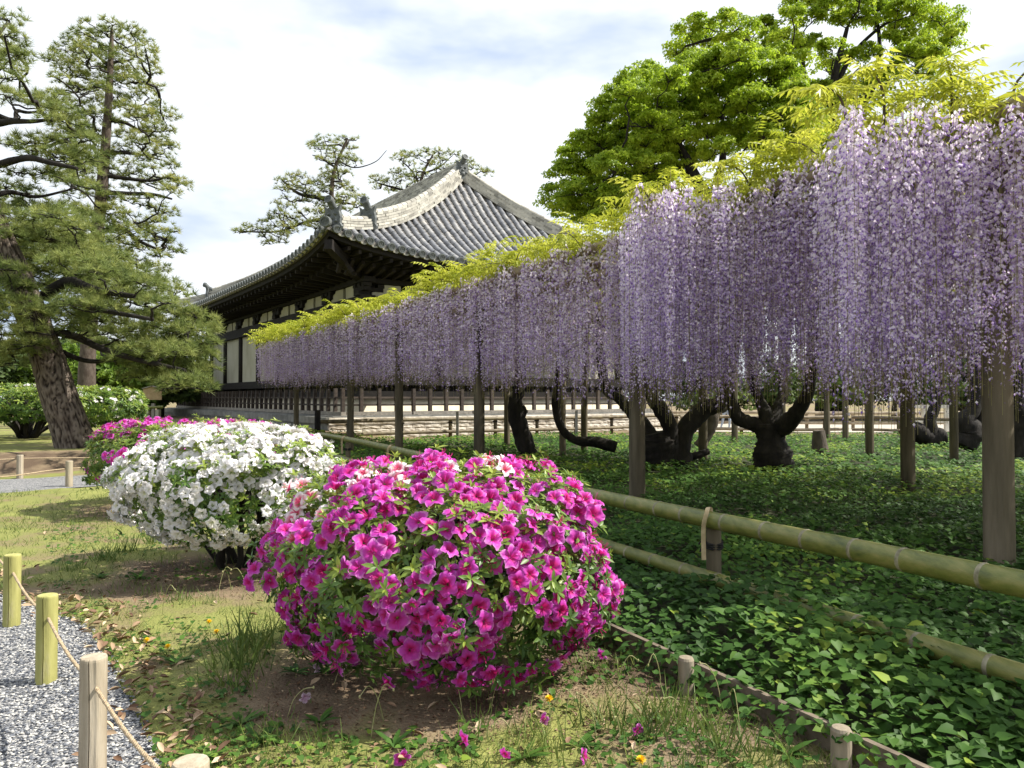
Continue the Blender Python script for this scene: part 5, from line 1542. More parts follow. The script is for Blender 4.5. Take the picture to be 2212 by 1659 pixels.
def azalea(name, label, c, rx, ry, ztop, zbot, seed, nwhorl, leafL, flowers, nsingle, zmid=0.55, group=None, rotw=0.0, stems=9):
    """flowers: list of (material key, count, spacing, accept function)"""
    r = np.random.default_rng(seed)
    o = thing(name, label, 'azalea', (c[0], c[1], float(gz(c[0], c[1]))), group)
    # stems
    st = MB()
    for k in range(stems):
        a = 2 * math.pi * (k + r.random() * 0.6) / stems
        e = np.array([c[0] + 0.62 * rx * math.cos(a) * r.uniform(0.3, 1), c[1] + 0.62 * ry * math.sin(a) * r.uniform(0.3, 1), zbot + (ztop - zbot) * r.uniform(0.45, 0.8)])
        b0_ = np.array([c[0] + 0.10 * math.cos(a), c[1] + 0.10 * math.sin(a), -0.05 + float(gz(c[0], c[1]))])
        w_ = wobble(b0_, e, 8, 0.04, r)
        st.tube(w_, np.linspace(0.035, 0.012, 8) * (rx / 1.0), 7, lump=0.2)
        for m_ in range(4):
            e2 = e + rdir(1, r)[0] * np.array([rx, ry, 0.3]) * 0.35
            st.tube(wobble(w_[4 + m_ % 3], e2, 5, 0.05, r), np.linspace(0.012, 0.005, 5) * rx, 5, False)
    st.build('stems', M['bark_dark'], o, smooth=True)
    # leaf whorls on the surface and just inside it
    P_, n_ = bush_surface(nwhorl, c, rx, ry, ztop, zbot, r, zmid)
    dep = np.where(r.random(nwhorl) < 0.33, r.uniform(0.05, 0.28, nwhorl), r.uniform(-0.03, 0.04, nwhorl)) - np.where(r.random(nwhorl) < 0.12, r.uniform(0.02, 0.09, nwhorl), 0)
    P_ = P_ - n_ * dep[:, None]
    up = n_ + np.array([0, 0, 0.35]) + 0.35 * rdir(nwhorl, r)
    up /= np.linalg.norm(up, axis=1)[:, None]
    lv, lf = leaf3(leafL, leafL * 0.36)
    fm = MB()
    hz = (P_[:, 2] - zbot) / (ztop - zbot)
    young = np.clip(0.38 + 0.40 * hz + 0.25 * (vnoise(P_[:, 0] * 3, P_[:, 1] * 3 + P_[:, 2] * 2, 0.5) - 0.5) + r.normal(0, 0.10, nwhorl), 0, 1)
    for j in range(7):
        a = j * 2.4 + r.random(nwhorl) * 0.8
        sd = np.cross(up, np.array([0.31, 0.17, 0.93])); sd /= np.linalg.norm(sd, axis=1)[:, None]
        sd2 = np.cross(up, sd)
        el = r.uniform(0.05, 0.5, nwhorl) if j < 5 else r.uniform(0.7, 1.2, nwhorl)
        d = (sd * np.cos(a)[:, None] + sd2 * np.sin(a)[:, None]) * np.cos(el)[:, None] + up * np.sin(el)[:, None]
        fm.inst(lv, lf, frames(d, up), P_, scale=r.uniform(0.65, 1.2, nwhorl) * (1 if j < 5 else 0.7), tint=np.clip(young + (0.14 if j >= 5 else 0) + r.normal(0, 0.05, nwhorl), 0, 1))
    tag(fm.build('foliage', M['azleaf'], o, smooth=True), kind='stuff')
    allf = []
    taken = np.zeros((0, 3))
    for key, cnt, sp, acc in flowers:
        P_, n_ = bush_surface(int(cnt * (12 if cnt < 60 else 3.3)), c, rx, ry, ztop, zbot, r, zmid)
        pj = proj(P_)
        ok = acc(P_, n_, pj, r)
        P_, n_ = P_[ok], n_[ok]
        got = 0
        for k in range(len(P_)):
            if got >= cnt: break
            t1 = np.cross(n_[k], [0.3, 0.2, 0.93]); t1 /= np.linalg.norm(t1); t2 = np.cross(n_[k], t1)
            m_ = int(r.integers(2, 5))
            a0 = r.random() * 6.28
            for j in range(m_):
                a = a0 + j * 6.28 / m_
                rad_ = sp * r.uniform(0.5, 0.72)
                q_ = P_[k] + (t1 * math.cos(a) + t2 * math.sin(a)) * rad_ + n_[k] * r.uniform(-0.01, 0.055)
                if len(taken) and np.min(np.sum((taken - q_) ** 2, 1)) < (sp * r.uniform(0.62, 0.95)) ** 2: continue
                taken = np.vstack([taken, q_]); got += 1
                nn_ = n_[k] + 0.55 * (t1 * math.cos(a) + t2 * math.sin(a))
                allf.append((key, q_, nn_ / np.linalg.norm(nn_)))
    # those that face the camera and stand nearest are single flowers, the rest one mass
    fc = np.array([(EYE - q_) @ nn_ / np.linalg.norm(EYE - q_) for _, q_, nn_ in allf])
    dist = np.array([np.linalg.norm(q_ - EYE) for _, q_, _ in allf])
    order = np.argsort(np.where(fc > 0.02, -10, 0) + dist)
    sing = set(order[:nsingle].tolist())
    mass = {}
    for k, (key, q_, nn_) in enumerate(allf):
        d = nn_ + 0.38 * rdir(1, r)[0] + np.array([0, -0.12, 0.05])
        d /= np.linalg.norm(d)
        R_ = frames(np.cross(d, rdir(1, r)), d[None])[0]
        sc_ = r.uniform(0.72, 1.15)
        if k in sing:
            place('flower', me_of[key][int(r.integers(len(me_of[key])))], q_, o, R_, sc_)
        else:
            mass.setdefault(key, []).append((R_, q_, sc_))
    for key, lst in mass.items():
        b = MB()
        pk = r.integers(0, len(TPL[key]), len(lst))
        for z in range(len(TPL[key])):
            q_ = [lst[i] for i in range(len(lst)) if pk[i] == z]
            if q_:
                V, F, T_ = TPL[key][z]
                b.inst(V, F, np.array([x[0] for x in q_]), np.array([x[1] for x in q_]), scale=[x[2] for x in q_], tint=np.clip(r.normal(0.5, 0.04, len(q_)), 0.4, 0.6), ttpl=T_)
        tag(b.build('flower_mass', M[key], o, smooth=True), kind='stuff')
    return o

def near_px(spots, rad):
    S = np.array(spots, float)
    def f(P_, n_, pj, r):
        d = np.sqrt(((pj[:, None, :2] - S[None]) ** 2).sum(2)).min(1)
        face = ((EYE - P_) * n_).sum(1) > 0
        return (d < rad) & face
    return f
def mag_ok(P_, n_, pj, r):
    x, y = pj[:, 0], pj[:, 1]
    v = vnoise(P_[:, 0] * 2.2 + 3, P_[:, 1] * 2.0 + P_[:, 2] * 3.1, 0.42)
    face = ((EYE - P_) * n_).sum(1) > 0
    dens = np.clip(0.15 + 1.5 * (v - 0.15), 0.05, 1)
    green1 = np.exp(-(((x - 1170) / 150) ** 2 + ((y - 1390) / 110) ** 2))        # leafy lower right of centre
    green2 = np.exp(-(((x - 1000) / 260) ** 2 + ((y - 985) / 38) ** 2))          # leafy crest
    green3 = np.exp(-(((x - 1310) / 60) ** 2 + ((y - 1330) / 90) ** 2))
    dens = np.where(face, dens * (1 - 0.85 * green1) * (1 - 0.9 * green2) * (1 - 0.6 * green3), 0.10 * v) ** 1.25
    return r.random(len(P_)) < dens
azalea('magenta_azalea', 'round azalea bush covered in magenta flowers in the foreground', BUSH['front'], 0.89, 0.80, 1.12, 0.09, 501, 3000, 0.062,
       [('petal_pink', 46, 0.06, near_px([(985, 1010), (1040, 1000), (1075, 1012), (965, 1030), (930, 1020), (660, 1080), (700, 1085), (625, 1165), (610, 1280), (615, 1300), (830, 1005), (1005, 1055), (760, 1020), (845, 1045), (720, 1015), (640, 1100), (800, 1060), (680, 1110)], 32)),
        ('petal_mag', 640, 0.078, mag_ok)], 300, zmid=0.47)
def wht_ok(P_, n_, pj, r):
    v = vnoise(P_[:, 0] * 2.2 + 13, P_[:, 1] * 2.0 + P_[:, 2] * 3.1, 0.5)
    face = ((EYE - P_) * n_).sum(1) > 0
    dens = np.where(face, 0.25 + 1.15 * v, 0.4)
    dens = dens * (1 - 0.75 * np.exp(-(((pj[:, 0] - 700) / 40) ** 2 + ((pj[:, 1] - 970) / 60) ** 2)))
    return r.random(len(P_)) < dens
azalea('white_azalea', 'round azalea bush covered in white flowers behind the magenta one', BUSH['white'], 0.87, 0.86, 1.22, 0.30, 511, 2600, 0.058,
       [('petal_mag', 7, 0.05, near_px([(655, 965), (668, 950), (690, 935), (560, 1140)], 12)), ('petal_white', 1000, 0.076, wht_ok)], 300, zmid=0.55)
def back_ok(P_, n_, pj, r):
    x, y = pj[:, 0], pj[:, 1]
    v = vnoise(P_[:, 0] * 2.2 + 23, P_[:, 1] * 2.0 + P_[:, 2] * 3.1, 0.5)
    band = np.exp(-((y - 930 - 0.06 * (x - 330)) / 26) ** 2) * (x > 200)
    low = np.exp(-(((x - 280) / 50) ** 2 + ((y - 1030) / 22) ** 2)) + np.exp(-(((x - 265) / 22) ** 2 + ((y - 985) / 30) ** 2))
    return r.random(len(P_)) < np.clip(0.9 * band + 0.9 * low, 0, 1) * (0.35 + v)
azalea('pink_azalea', 'leafy azalea bush with magenta flowers beyond the white one', BUSH['back'], 1.28, 1.1, 1.18, 0.26, 521, 2200, 0.075,
       [('petal_mag', 480, 0.08, back_ok)], 200, zmid=0.5)
M['petal_shade'] = M['petal_white']
def spot_ok(P_, n_, pj, r):
    v = vnoise(P_[:, 0] * 1.3 + 33, P_[:, 1] * 1.0 + P_[:, 2] * 2.1, 0.55)
    return r.random(len(P_)) < np.clip((v - 0.45) * 2.2, 0, 1)
cb = on(62, 946, 0.36)
azalea('bank_azalea', 'wide bush with scattered white flowers and bare stems left of the pine trunk', (cb[0], cb[1]), 2.35, 1.8, 1.86, 0.85, 531, 1900, 0.14,
       [('petal_white', 230, 0.10, spot_ok)], 0, zmid=0.45, stems=16)
cb = on(212, 938, 0.36)
azalea('bank_azalea', 'smaller bush with white flowers right behind the leaning pine trunk', (cb[0], cb[1] + 0.5), 1.15, 1.1, 1.84, 0.6, 541, 1000, 0.14,
       [('petal_white', 130, 0.10, spot_ok)], 0, zmid=0.5)

# ================================================================ GROUND COVER
def heart(L_):
    V = np.array([[0, 0, 0.0], [-0.14, 0.26, 0.05], [0.16, 0.46, 0.09], [0.55, 0.32, 0.04], [1.0, 0, -0.16], [0.55, -0.32, 0.04], [0.16, -0.46, 0.09], [-0.14, -0.26, 0.05], [0.35, 0, -0.02]]) * L_
    F = np.array([[0, 8, 1], [1, 8, 2], [2, 8, 3], [3, 8, 4], [4, 8, 5], [5, 8, 6], [6, 8, 7], [7, 8, 0]])
    return V, F
def heart_lo(L_):
    V = np.array([[0, 0, 0.0], [0.12, 0.48, 0.08], [1.0, 0, -0.14], [0.12, -0.48, 0.08]]) * L_
    return V, np.array([[0, 2, 1], [0, 3, 2]])
def garden(x, y):
    """inside the planted bed under the trellis"""
    ok = (edist(x, y) > 0.02)
    ok &= y < 24.2 + 0.687 * (x + 6.2)
    ok &= y < 29.5
    return ok
rg = np.random.default_rng(91)
cov = MB()
def cover_pts(n_, y0, y1, pw):
    y = y0 + (y1 - y0) * rg.random(n_) ** pw
    x = rg.uniform(-0.62, 0.72, n_) * y
    ok = garden(x, y)
    return x[ok], y[ok]
for (n_, y0, y1, pw, size, tpl, hh) in ((30000, 2.4, 7.6, 1.15, 0.060, heart, 0.24), (34000, 7.0, 13.5, 1.0, 0.072, heart_lo, 0.20), (46000, 13, 30, 1.0, 0.10, heart_lo, 0.18)):
    x, y = cover_pts(n_, y0, y1, pw)
    n_ = len(x)
    e = edist(x, y)
    rise = hh * (0.35 + 0.65 * smooth(0.0, 0.5, e)) * (0.55 + 0.9 * vnoise(x, y, 0.55))
    z = gz(x, y) + 0.02 + rise * rg.random(n_) ** 0.45
    nrm = np.array([0.05, -0.18, 1.0]) + 0.42 * rdir(n_, rg)
    V, F = tpl(size)
    tn = np.clip(0.40 + 0.22 * smooth(7, 14, y) + 0.6 * (vnoise(x, y, 0.9) - 0.5) + rg.normal(0, 0.13, n_) + 0.6 * (rg.random(n_) < 0.012), 0, 1)  # farther leaves tinted brighter: dappled sunlight painted into their colour
    cov.inst(V, F, frames(np.cross(nrm, rdir(n_, rg)), nrm), np.stack([x, y, z], 1), scale=rg.uniform(0.55, 1.2, n_), tint=tn)
# leaves spilling over the edging board
n_ = 500
y = 2.5 + 5.5 * rg.random(n_); x = 0.93 - 0.53 * (y - 3.86) + rg.normal(0, 0.10, n_) - 0.05
nrm = np.array([-0.3, -0.2, 1.0]) + 0.4 * rdir(n_, rg)
V, F = heart(0.055)
cov.inst(V, F, frames(np.cross(nrm, rdir(n_, rg)), nrm), np.stack([x, y, gz(x, y) + 0.03 + 0.12 * rg.random(n_)], 1), scale=rg.uniform(0.5, 1.1, n_), tint=np.clip(rg.normal(0.45, 0.15, n_), 0, 1))
tag(cov.build('ground_cover', M['cover'], smooth=True), 'carpet of dark green heart shaped leaves under the trellis', 'ground cover', kind='stuff')

# ---- grass, weeds and moss on the near side
gr = MB()
def blades(n_, x, y, h, wd, tint, spread=0.5, lean=0.35):
    d = np.stack([rg.normal(size=n_) * lean, rg.normal(size=n_) * lean, np.ones(n_)], 1)
    d /= np.linalg.norm(d, axis=1)[:, None]
    V = np.array([[0, -0.5, 0], [0, 0.5, 0], [0.55, 0.32, 0.05], [0.55, -0.32, 0.05], [1.0, 0, 0.22]])
    F = np.array([[0, 1, 2], [0, 2, 3], [3, 2, 4]])
    V = V * [1, wd, 1]
    R_ = frames(d, rdir(n_, rg))
    gr.inst(V, F, R_, np.stack([x, y, gz(x, y) - 0.005], 1), scale=h, tint=tint)
def lawn_ok(x, y):
    return ~inside(x, y, PATH_POLY) & (edist(x, y) < 0.05)
n_ = 85000
y = 2.3 + 11.5 * rg.random(n_) ** 1.45; x = rg.uniform(-0.72, 0.45, n_) * y
dn = vnoise(x, y, 0.5) * 0.7 + vnoise(x, y, 0.17) * 0.5
bare = np.zeros(n_)
for bx_, by_, r_ in ((-0.6, 4.0, 1.15), (-2.6, 6.4, 1.1)):
    bare += smooth(1.0, 0.45, np.hypot(x - bx_, (y - by_) * 1.25) / r_)
ok = lawn_ok(x, y) & (rg.random(n_) < np.clip((dn - 0.42) * 3.2, 0.03, 1) * (1 - 0.9 * np.clip(bare, 0, 1)))
x, y = x[ok], y[ok]; n_ = len(x)
blades(n_, x, y, rg.uniform(0.02, 0.055, n_) * (1 + 0.05 * y), 0.10, np.clip(rg.normal(0.45, 0.2, n_), 0, 1), lean=0.7)
# taller tufts in front, left and between the bushes
tuf = []
for k in range(135):
    y0 = 2.6 + 6.5 * rg.random() ** 1.3; x0 = rg.uniform(-0.60, 0.42) * y0
    if vnoise(x0 + 50, y0, 0.9) < 0.42: continue
    tuf.append((x0, y0, rg.uniform(0.05, 0.16), 26))
for px_, py_, h, c_ in ((520, 1440, 0.24, 70), (545, 1400, 0.26, 70), (500, 1480, 0.2, 60), (1450, 1560, 0.2, 60), (1380, 1590, 0.18, 60), (1300, 1560, 0.16, 50), (1500, 1600, 0.18, 50), (1560, 1630, 0.18, 50), (270, 1190, 0.2, 60), (330, 1170, 0.2, 60), (420, 1180, 0.16, 60), (230, 1210, 0.2, 60), (1180, 1620, 0.15, 50), (390, 1290, 0.1, 50), (460, 1300, 0.1, 40), (160, 1230, 0.14, 40), (600, 1600, 0.14, 40), (700, 1620, 0.12, 40), (1640, 1640, 0.15, 40)):
    P_ = on(px_, py_, 0.02); tuf.append((P_[0], P_[1], h, c_))
for x0, y0, h, c_ in tuf:
    x = x0 + rg.normal(0, 0.07, c_); y = y0 + rg.normal(0, 0.06, c_)
    ok = lawn_ok(x, y); x, y = x[ok], y[ok]; n_ = len(x)
    if n_: blades(n_, x, y, h * rg.uniform(0.5, 1.15, n_), 0.045, np.clip(rg.normal(0.28 + 0.3 * rg.random(), 0.1, n_), 0, 1), lean=0.4)
tag(gr.build('grass', M['grass']), 'thin grass blades and tufts growing through the moss', 'grass', kind='stuff')
# low broad-leaved weeds
wd = MB()
V, F = heart(0.03)
n_ = 9500
y = 2.4 + 7.5 * rg.random(n_) ** 1.4; x = rg.uniform(-0.62, 0.42, n_) * y
ok = lawn_ok(x, y) & (vnoise(x + 20, y + 9, 0.45) > 0.5)
bare = np.hypot(x + 0.6, (y - 4.0) * 1.25) < 0.75
ok &= ~bare
x, y = x[ok], y[ok]; n_ = len(x)
nrm = np.array([0, -0.1, 1.0]) + 0.4 * rdir(n_, rg)
wd.inst(V, F, frames(np.cross(nrm, rdir(n_, rg)), nrm), np.stack([x, y, gz(x, y) + 0.005 + 0.03 * rg.random(n_)], 1), scale=rg.uniform(0.5, 1.5, n_), tint=np.clip(rg.normal(0.55, 0.15, n_), 0, 1))
lv, lf = leaf3(0.13, 0.035)
for px_, py_ in ((440, 1640), (640, 1450), (1130, 1640), (850, 1610), (560, 1600), (1250, 1610), (300, 1250), (520, 1560), (215, 1250), (980, 1610), (1700, 1640), (690, 1560), (380, 1430), (700, 1450)):
    P_ = on(px_, py_, 0.01)
    k = 9
    a = np.arange(k) * 2.4 + rg.random(k)
    d = np.stack([np.cos(a), np.sin(a), rg.uniform(0.15, 0.7, k)], 1)
    wd.inst(lv, lf, frames(d, np.tile([0, 0, 1.0], (k, 1))), np.tile([P_[0], P_[1], float(gz(P_[0], P_[1]))], (k, 1)), scale=rg.uniform(0.6, 1.1, k), tint=np.clip(rg.normal(0.5, 0.12, k), 0, 1))
tag(wd.build('weeds', M['cover'], smooth=True), 'low broad leaved weeds scattered over the soil', 'weeds', kind='stuff')
# dry leaves: drifts along the gravel edge and scattered over the soil
dl = MB()
lv, lf = leaf3(0.075, 0.034, fold=0.8, droop=-0.15)
n_ = 420
t = rg.random(n_)
ii = (8 + t * 30).astype(int)
x = PATH_R[ii, 0] + rg.normal(0.10, 0.13, n_); y = PATH_R[ii, 1] + rg.normal(0.05, 0.10, n_)
n2_ = 320
y2 = 2.5 + 9 * rg.random(n2_) ** 1.5; x2 = rg.uniform(-0.62, 0.40, n2_) * y2
ok = lawn_ok(x2, y2)
x = np.concatenate([x, x2[ok]]); y = np.concatenate([y, y2[ok]]); n_ = len(x)
nrm = np.array([0, 0, 1.0]) + 0.55 * rdir(n_, rg)
dl.inst(lv, lf, frames(np.cross(nrm, rdir(n_, rg)), nrm), np.stack([x, y, gz(x, y) + 0.012 + 0.02 * rg.random(n_)], 1), scale=rg.uniform(0.4, 1.05, n_), tint=rg.random(n_))
# crumbs of soil and bits of leaf under and round the bushes
n_ = 5200
cs = np.array([(-0.55, 3.95, 1.15), (-2.6, 6.35, 1.1), (0.2, 3.6, 0.7), (-1.2, 3.2, 0.8)])
k_ = rg.integers(0, 4, n_)
x = cs[k_, 0] + rg.normal(0, 0.55, n_) * cs[k_, 2]; y = cs[k_, 1] + rg.normal(0, 0.42, n_) * cs[k_, 2]
ok = lawn_ok(x, y) & (y > 2.2); x, y = x[ok], y[ok]; n_ = len(x)
nrm = np.array([0, 0, 1.0]) + 0.6 * rdir(n_, rg)
dl.inst(lv, lf, frames(np.cross(nrm, rdir(n_, rg)), nrm), np.stack([x, y, gz(x, y) + 0.004], 1), scale=rg.uniform(0.10, 0.32, n_), tint=np.clip(rg.normal(0.22, 0.25, n_), 0, 1))
tag(dl.build('leaf_litter', M['dryleaf'], smooth=True), 'dry brown leaves drifted along the gravel edge', 'leaf litter', kind='stuff')

# ---- fallen azalea flowers lying on the soil, each one a thing
M['petal_fade'] = mat('faded_petals', [(0.0, (0.45, 0.22, 0.36)), (1.0, (0.72, 0.58, 0.66))], 0.6, 30, 2, tint=1.0, trans=0.25)
fade_me = MB().add(*tp_mag[3]).mesh('fallen_flower', M['petal_fade'], True)
for px_, py_, lab, fd in ((1175, 1560, 'fallen magenta flower below the yellow dandelion', 0), (1003, 1605, 'fallen magenta flower in front of the sunlit soil streak', 0), (868, 1648, 'fallen magenta flower at the bottom edge of the lawn', 0), (1090, 1640, 'fallen magenta flower among grass near the bottom edge', 0), (1378, 1590, 'fallen magenta flower in the grass left of the edging board', 0), (1262, 1640, 'small fallen magenta flower near the bottom beside dandelion stalks', 0), (688, 1440, 'faded pale fallen flower under the left side of the magenta bush', 1), (738, 1438, 'faded pale fallen flower right of another under the magenta bush', 1), (660, 1510, 'faded mauve fallen flower on soil left of the bush shadow', 1), (1300, 1418, 'fallen magenta flower just right of the magenta bush', 0)):
    P_ = on(px_, py_, 0.03)
    d = np.array([rg.normal() * 0.8, -0.7, rg.uniform(-0.5, 0.3)])
    tag(place('fallen_flower', fade_me if fd else me_of['petal_mag'][int(rg.integers(8))], (P_[0], P_[1], float(gz(P_[0], P_[1])) + 0.035), None, frames(np.cross(d, rdir(1, rg)), d[None])[0], rg.uniform(0.5, 0.75)), lab, 'flower', 'azalea flowers fallen on the soil')
# ---- dandelions
M['dandelion'] = mat('yellow_dandelion', [(0.2, (0.75, 0.48, 0.01)), (0.8, (0.90, 0.66, 0.02))], 0.7, 60, 2)
M['stalk'] = mat('pale_stalk', [(0.2, (0.20, 0.22, 0.07)), (0.8, (0.38, 0.35, 0.18))], 0.6, 20, 2)
dh = MB()
for k in range(44):
    a = k * 2.4; e = 0.2 + 1.2 * (1 - k / 44)
    d = np.array([math.cos(a) * math.sin(e), math.sin(a) * math.sin(e), math.cos(e)])
    s_ = np.cross(d, [0.2, 0.3, 1.0]); s_ /= np.linalg.norm(s_)
    dh.add([s_ * 0.0015, -s_ * 0.0015, d * 0.021 - s_ * 0.003, d * 0.021 + s_ * 0.003], [[0, 1, 2, 3]])
dh_me = dh.mesh('flower_head', M['dandelion'])
for px_, py_, hh, lab in ((1186, 1516, 0.14, 'yellow dandelion right of the bush shadow in front of the magenta azalea'), (363, 1400, 0.05, 'pair of low yellow dandelion heads on the lawn right of the bollards'), (318, 1387, 0.06, 'low yellow dandelion close to the leaf drift'), (452, 1345, 0.05, 'low yellow dandelion left of the magenta azalea'), (468, 1368, 0.05, 'low yellow dandelion in the grass tuft left of the magenta azalea'), (1385, 1652, 0.10, 'yellow dandelion at the bottom edge of the picture')):
    P_ = on(px_, py_, hh); g0 = float(gz(P_[0], P_[1]))
    o = thing('dandelion', lab, 'dandelion', (P_[0], P_[1], g0), 'dandelions in the lawn')
    top = np.array([P_[0], P_[1], g0 + hh])
    MB().tube(np.linspace([P_[0] + 0.01, P_[1], g0 - 0.01], top, 5), 0.002, 5).build('stalk', M['stalk'], o)
    place('flower_head', dh_me, top, o, frames(np.array([[1, 0, 0.2]]), np.array([[0, -0.35, 1.0]]))[0])
# bent seed stalks of spent dandelions
sk = MB()
spots = [(1330, 1500), (1290, 1600), (1430, 1500), (1480, 1560), (1250, 1480), (720, 1480), (745, 1470), (830, 1560), (800, 1600), (1180, 1590), (1110, 1600), (1000, 1560), (1340, 1620), (1220, 1560), (470, 1290), (500, 1275), (520, 1300), (535, 1290), (350, 1330), (300, 1330), (560, 1330), (590, 1340), (1560, 1540), (1600, 1600), (620, 1550), (1060, 1530)]
for px_, py_ in spots:
    P_ = on(px_, py_, 0.0); g0 = float(gz(P_[0], P_[1]))
    a = rg.random() * 6.28; h = rg.uniform(0.10, 0.26)
    p_ = smoothpath([[P_[0], P_[1], g0 - 0.01], [P_[0] + 0.03 * math.cos(a), P_[1] + 0.03 * math.sin(a), g0 + h * 0.6], [P_[0] + 0.08 * math.cos(a), P_[1] + 0.05 * math.sin(a), g0 + h], [P_[0] + 0.13 * math.cos(a), P_[1] + 0.08 * math.sin(a), g0 + h * rg.uniform(0.7, 1.1)]], 10)
    sk.tube(p_, 0.0022, 5)
    sk.lathe([(0.001, 0.008), (0.005, 0.004), (0.005, -0.004), (0.001, -0.008)], 6, p_[-1])
tag(sk.build('seed_stalks', M['stalk'], smooth=True), 'bent pale dandelion seed stalks in the foreground grass', 'weeds', kind='stuff')
# ================================================================ FENCES, BOLLARDS, EDGING
def bamboo_rail(A, B, d0, d1, par, m_='bamboo', node=0.36, nodes=True, name='rail'):
    A, B = np.asarray(A, float), np.asarray(B, float)
    L_ = np.linalg.norm(B - A)
    t = np.linspace(0, 1, max(int(L_ / 0.12), 2))
    P_ = A * (1 - t[:, None]) + B * t[:, None]
    P_[:, 2] += 0.02 * np.sin(t * math.pi * 2.3)
    rad = np.interp(t, [0, 1], [d0 / 2, d1 / 2])
    ob = MB().tube(P_, rad, 18, True, np.repeat(0.5 + 0.25 * np.sin(t * L_ * 3.1), 18)[:0] if False else None).build(name, M[m_], par, smooth=True)
    if nodes:
        u_ = (B - A) / L_
        x_ = np.cross(u_, [0, 0, 1.0]); x_ /= np.linalg.norm(x_)
        R_ = np.stack([x_, np.cross(u_, x_), u_], 1)
        s = rng.uniform(0.1, 0.3)
        while s < L_:
            f = s / L_
            c = A * (1 - f) + B * f; c[2] += 0.02 * math.sin(f * math.pi * 2.3)
            r0 = np.interp(f, [0, 1], [d0 / 2, d1 / 2])
            MB().lathe([(r0 * 0.99, -0.014), (r0 * 1.035, -0.006), (r0 * 1.02, -0.001), (r0 * 1.05, 0.004), (r0 * 0.99, 0.012)], 18, c, R_).build('node', M['bamboo_node'], ob, smooth=True)
            s += node * rng.uniform(0.8, 1.25)
    return ob
def post_me_(d, h, m_):
    return MB().lathe([(0.001, h), (d * 0.45, h), (d * 0.5, h - 0.01), (d * 0.5, -0.15), (0.001, -0.15)], 16).mesh('post', M[m_], True)
def lash(c, r0, par, z=0.0):
    b = MB()
    for k in range(3):
        a = np.linspace(0, 2 * math.pi, 17)
        b.tube(np.stack([c[0] + (r0 + 0.008) * np.cos(a), c[1] + (r0 + 0.008) * np.sin(a), c[2] + z + 0.016 * (k - 1) + 0.012 * np.sin(a)], 1), 0.008, 6, False)
    b.tube(smoothpath([c + [-r0 - .01, -.02, z], c + [-r0 - .04, -.03, z - .02], c + [-r0 - .05, -.02, z - .05]], 8), 0.006, 5)
    b.tube(smoothpath([c + [-r0 - .01, -.02, z], c + [-r0 - .045, -.02, z + .02], c + [-r0 - .06, -.02, z + .0]], 8), 0.006, 5)
    return b.build('cord_lashing', M['cord'], par, smooth=True)
# ---- the green bamboo fence along the bed
fx = lambda y: 3.90 - 0.472 * y
fen = thing('bamboo_fence', 'low fence of thick green bamboo rails running along the planted bed', 'fence', (fx(5.3), 5.3, 0))
bamboo_rail([fx(17.6), 17.6, 0.655], [fx(2.2), 2.2, 0.66], 0.105, 0.125, fen)
bamboo_rail([fx(17.4), 17.4, 0.25], [fx(2.2), 2.2, 0.25], 0.095, 0.11, fen)
for y in (5.32, 8.9, 12.4, 15.4):
    c = np.array([fx(y), y, 0.0]) + [0.035, 0.06, 0]
    place('post', post_me_(0.105, 0.60, 'post'), c, fen)
    lash(c + [0, 0, 0.47], 0.052, fen)
    st = MB()
    q_ = np.array([fx(y) - 0.045, y - 0.01, 0])
    outline = smoothpath([q_ + [-0.015, -0.035, 0.38], q_ + [-0.02, -0.045, 0.60], q_ + [0.0, -0.05, 0.70], q_ + [0.03, 0.01, 0.735], q_ + [0.06, 0.06, 0.70], q_ + [0.07, 0.075, 0.5]], 18)
    wv = np.array([0.017, 0.008, 0])
    j = np.arange(17)
    st.add(np.vstack([outline - wv, outline + wv]), np.stack([j, j + 1, j + 19, j + 18], 1))
    st.add(np.vstack([outline - wv, outline + wv]) + [-0.003, -0.004, 0.003], np.stack([j + 18, j + 19, j + 1, j], 1))
    st.build('strap', M['strap'], fen, smooth=True)
# a few grass stalks leaning on the near post
# ---- dark fence in front of the platform
def simple_fence(label, A, B, n_, z1, z2, d, m_, pm, name='garden_fence', lashed=True):
    A, B = np.asarray(A, float), np.asarray(B, float)
    f = thing(name, label, 'fence', (A[0], A[1], 0), 'low bamboo fences round the wisteria bed')
    bamboo_rail([A[0], A[1], z1], [B[0], B[1], z1], d, d, f, m_, 0.6, False)
    bamboo_rail([A[0], A[1], z2], [B[0], B[1], z2], d * 0.9, d * 0.9, f, m_, 0.6, False)
    me = post_me_(d * 1.05, z1 + 0.06, pm)
    for k in range(n_):
        t = (k + 0.5) / n_
        c = A * (1 - t) + B * t
        c = np.array([c[0], c[1] + d, 0.0])
        place('post', me, c, f)
        if lashed: lash(c + [0, -0.01, z1 - 0.10], d * 0.55, f); lash(c + [0, -0.01, z2 - 0.02], d * 0.55, f)
    return f
FA = at(690, 900, 24.6)[:2]; FB = FA + Vd * 17.5
simple_fence('brown two rail bamboo fence in front of the sunlit stone platform', FA, FB, 9, 0.73, 0.28, 0.13, 'bamboo_old', 'bamboo_old')
c = at(686, 900, 24.2); c[2] = 0
tag(place('black_post', post_me_(0.19, 1.12, 'wood_dark'), c), 'short black round post at the left end of the brown fence', 'post')
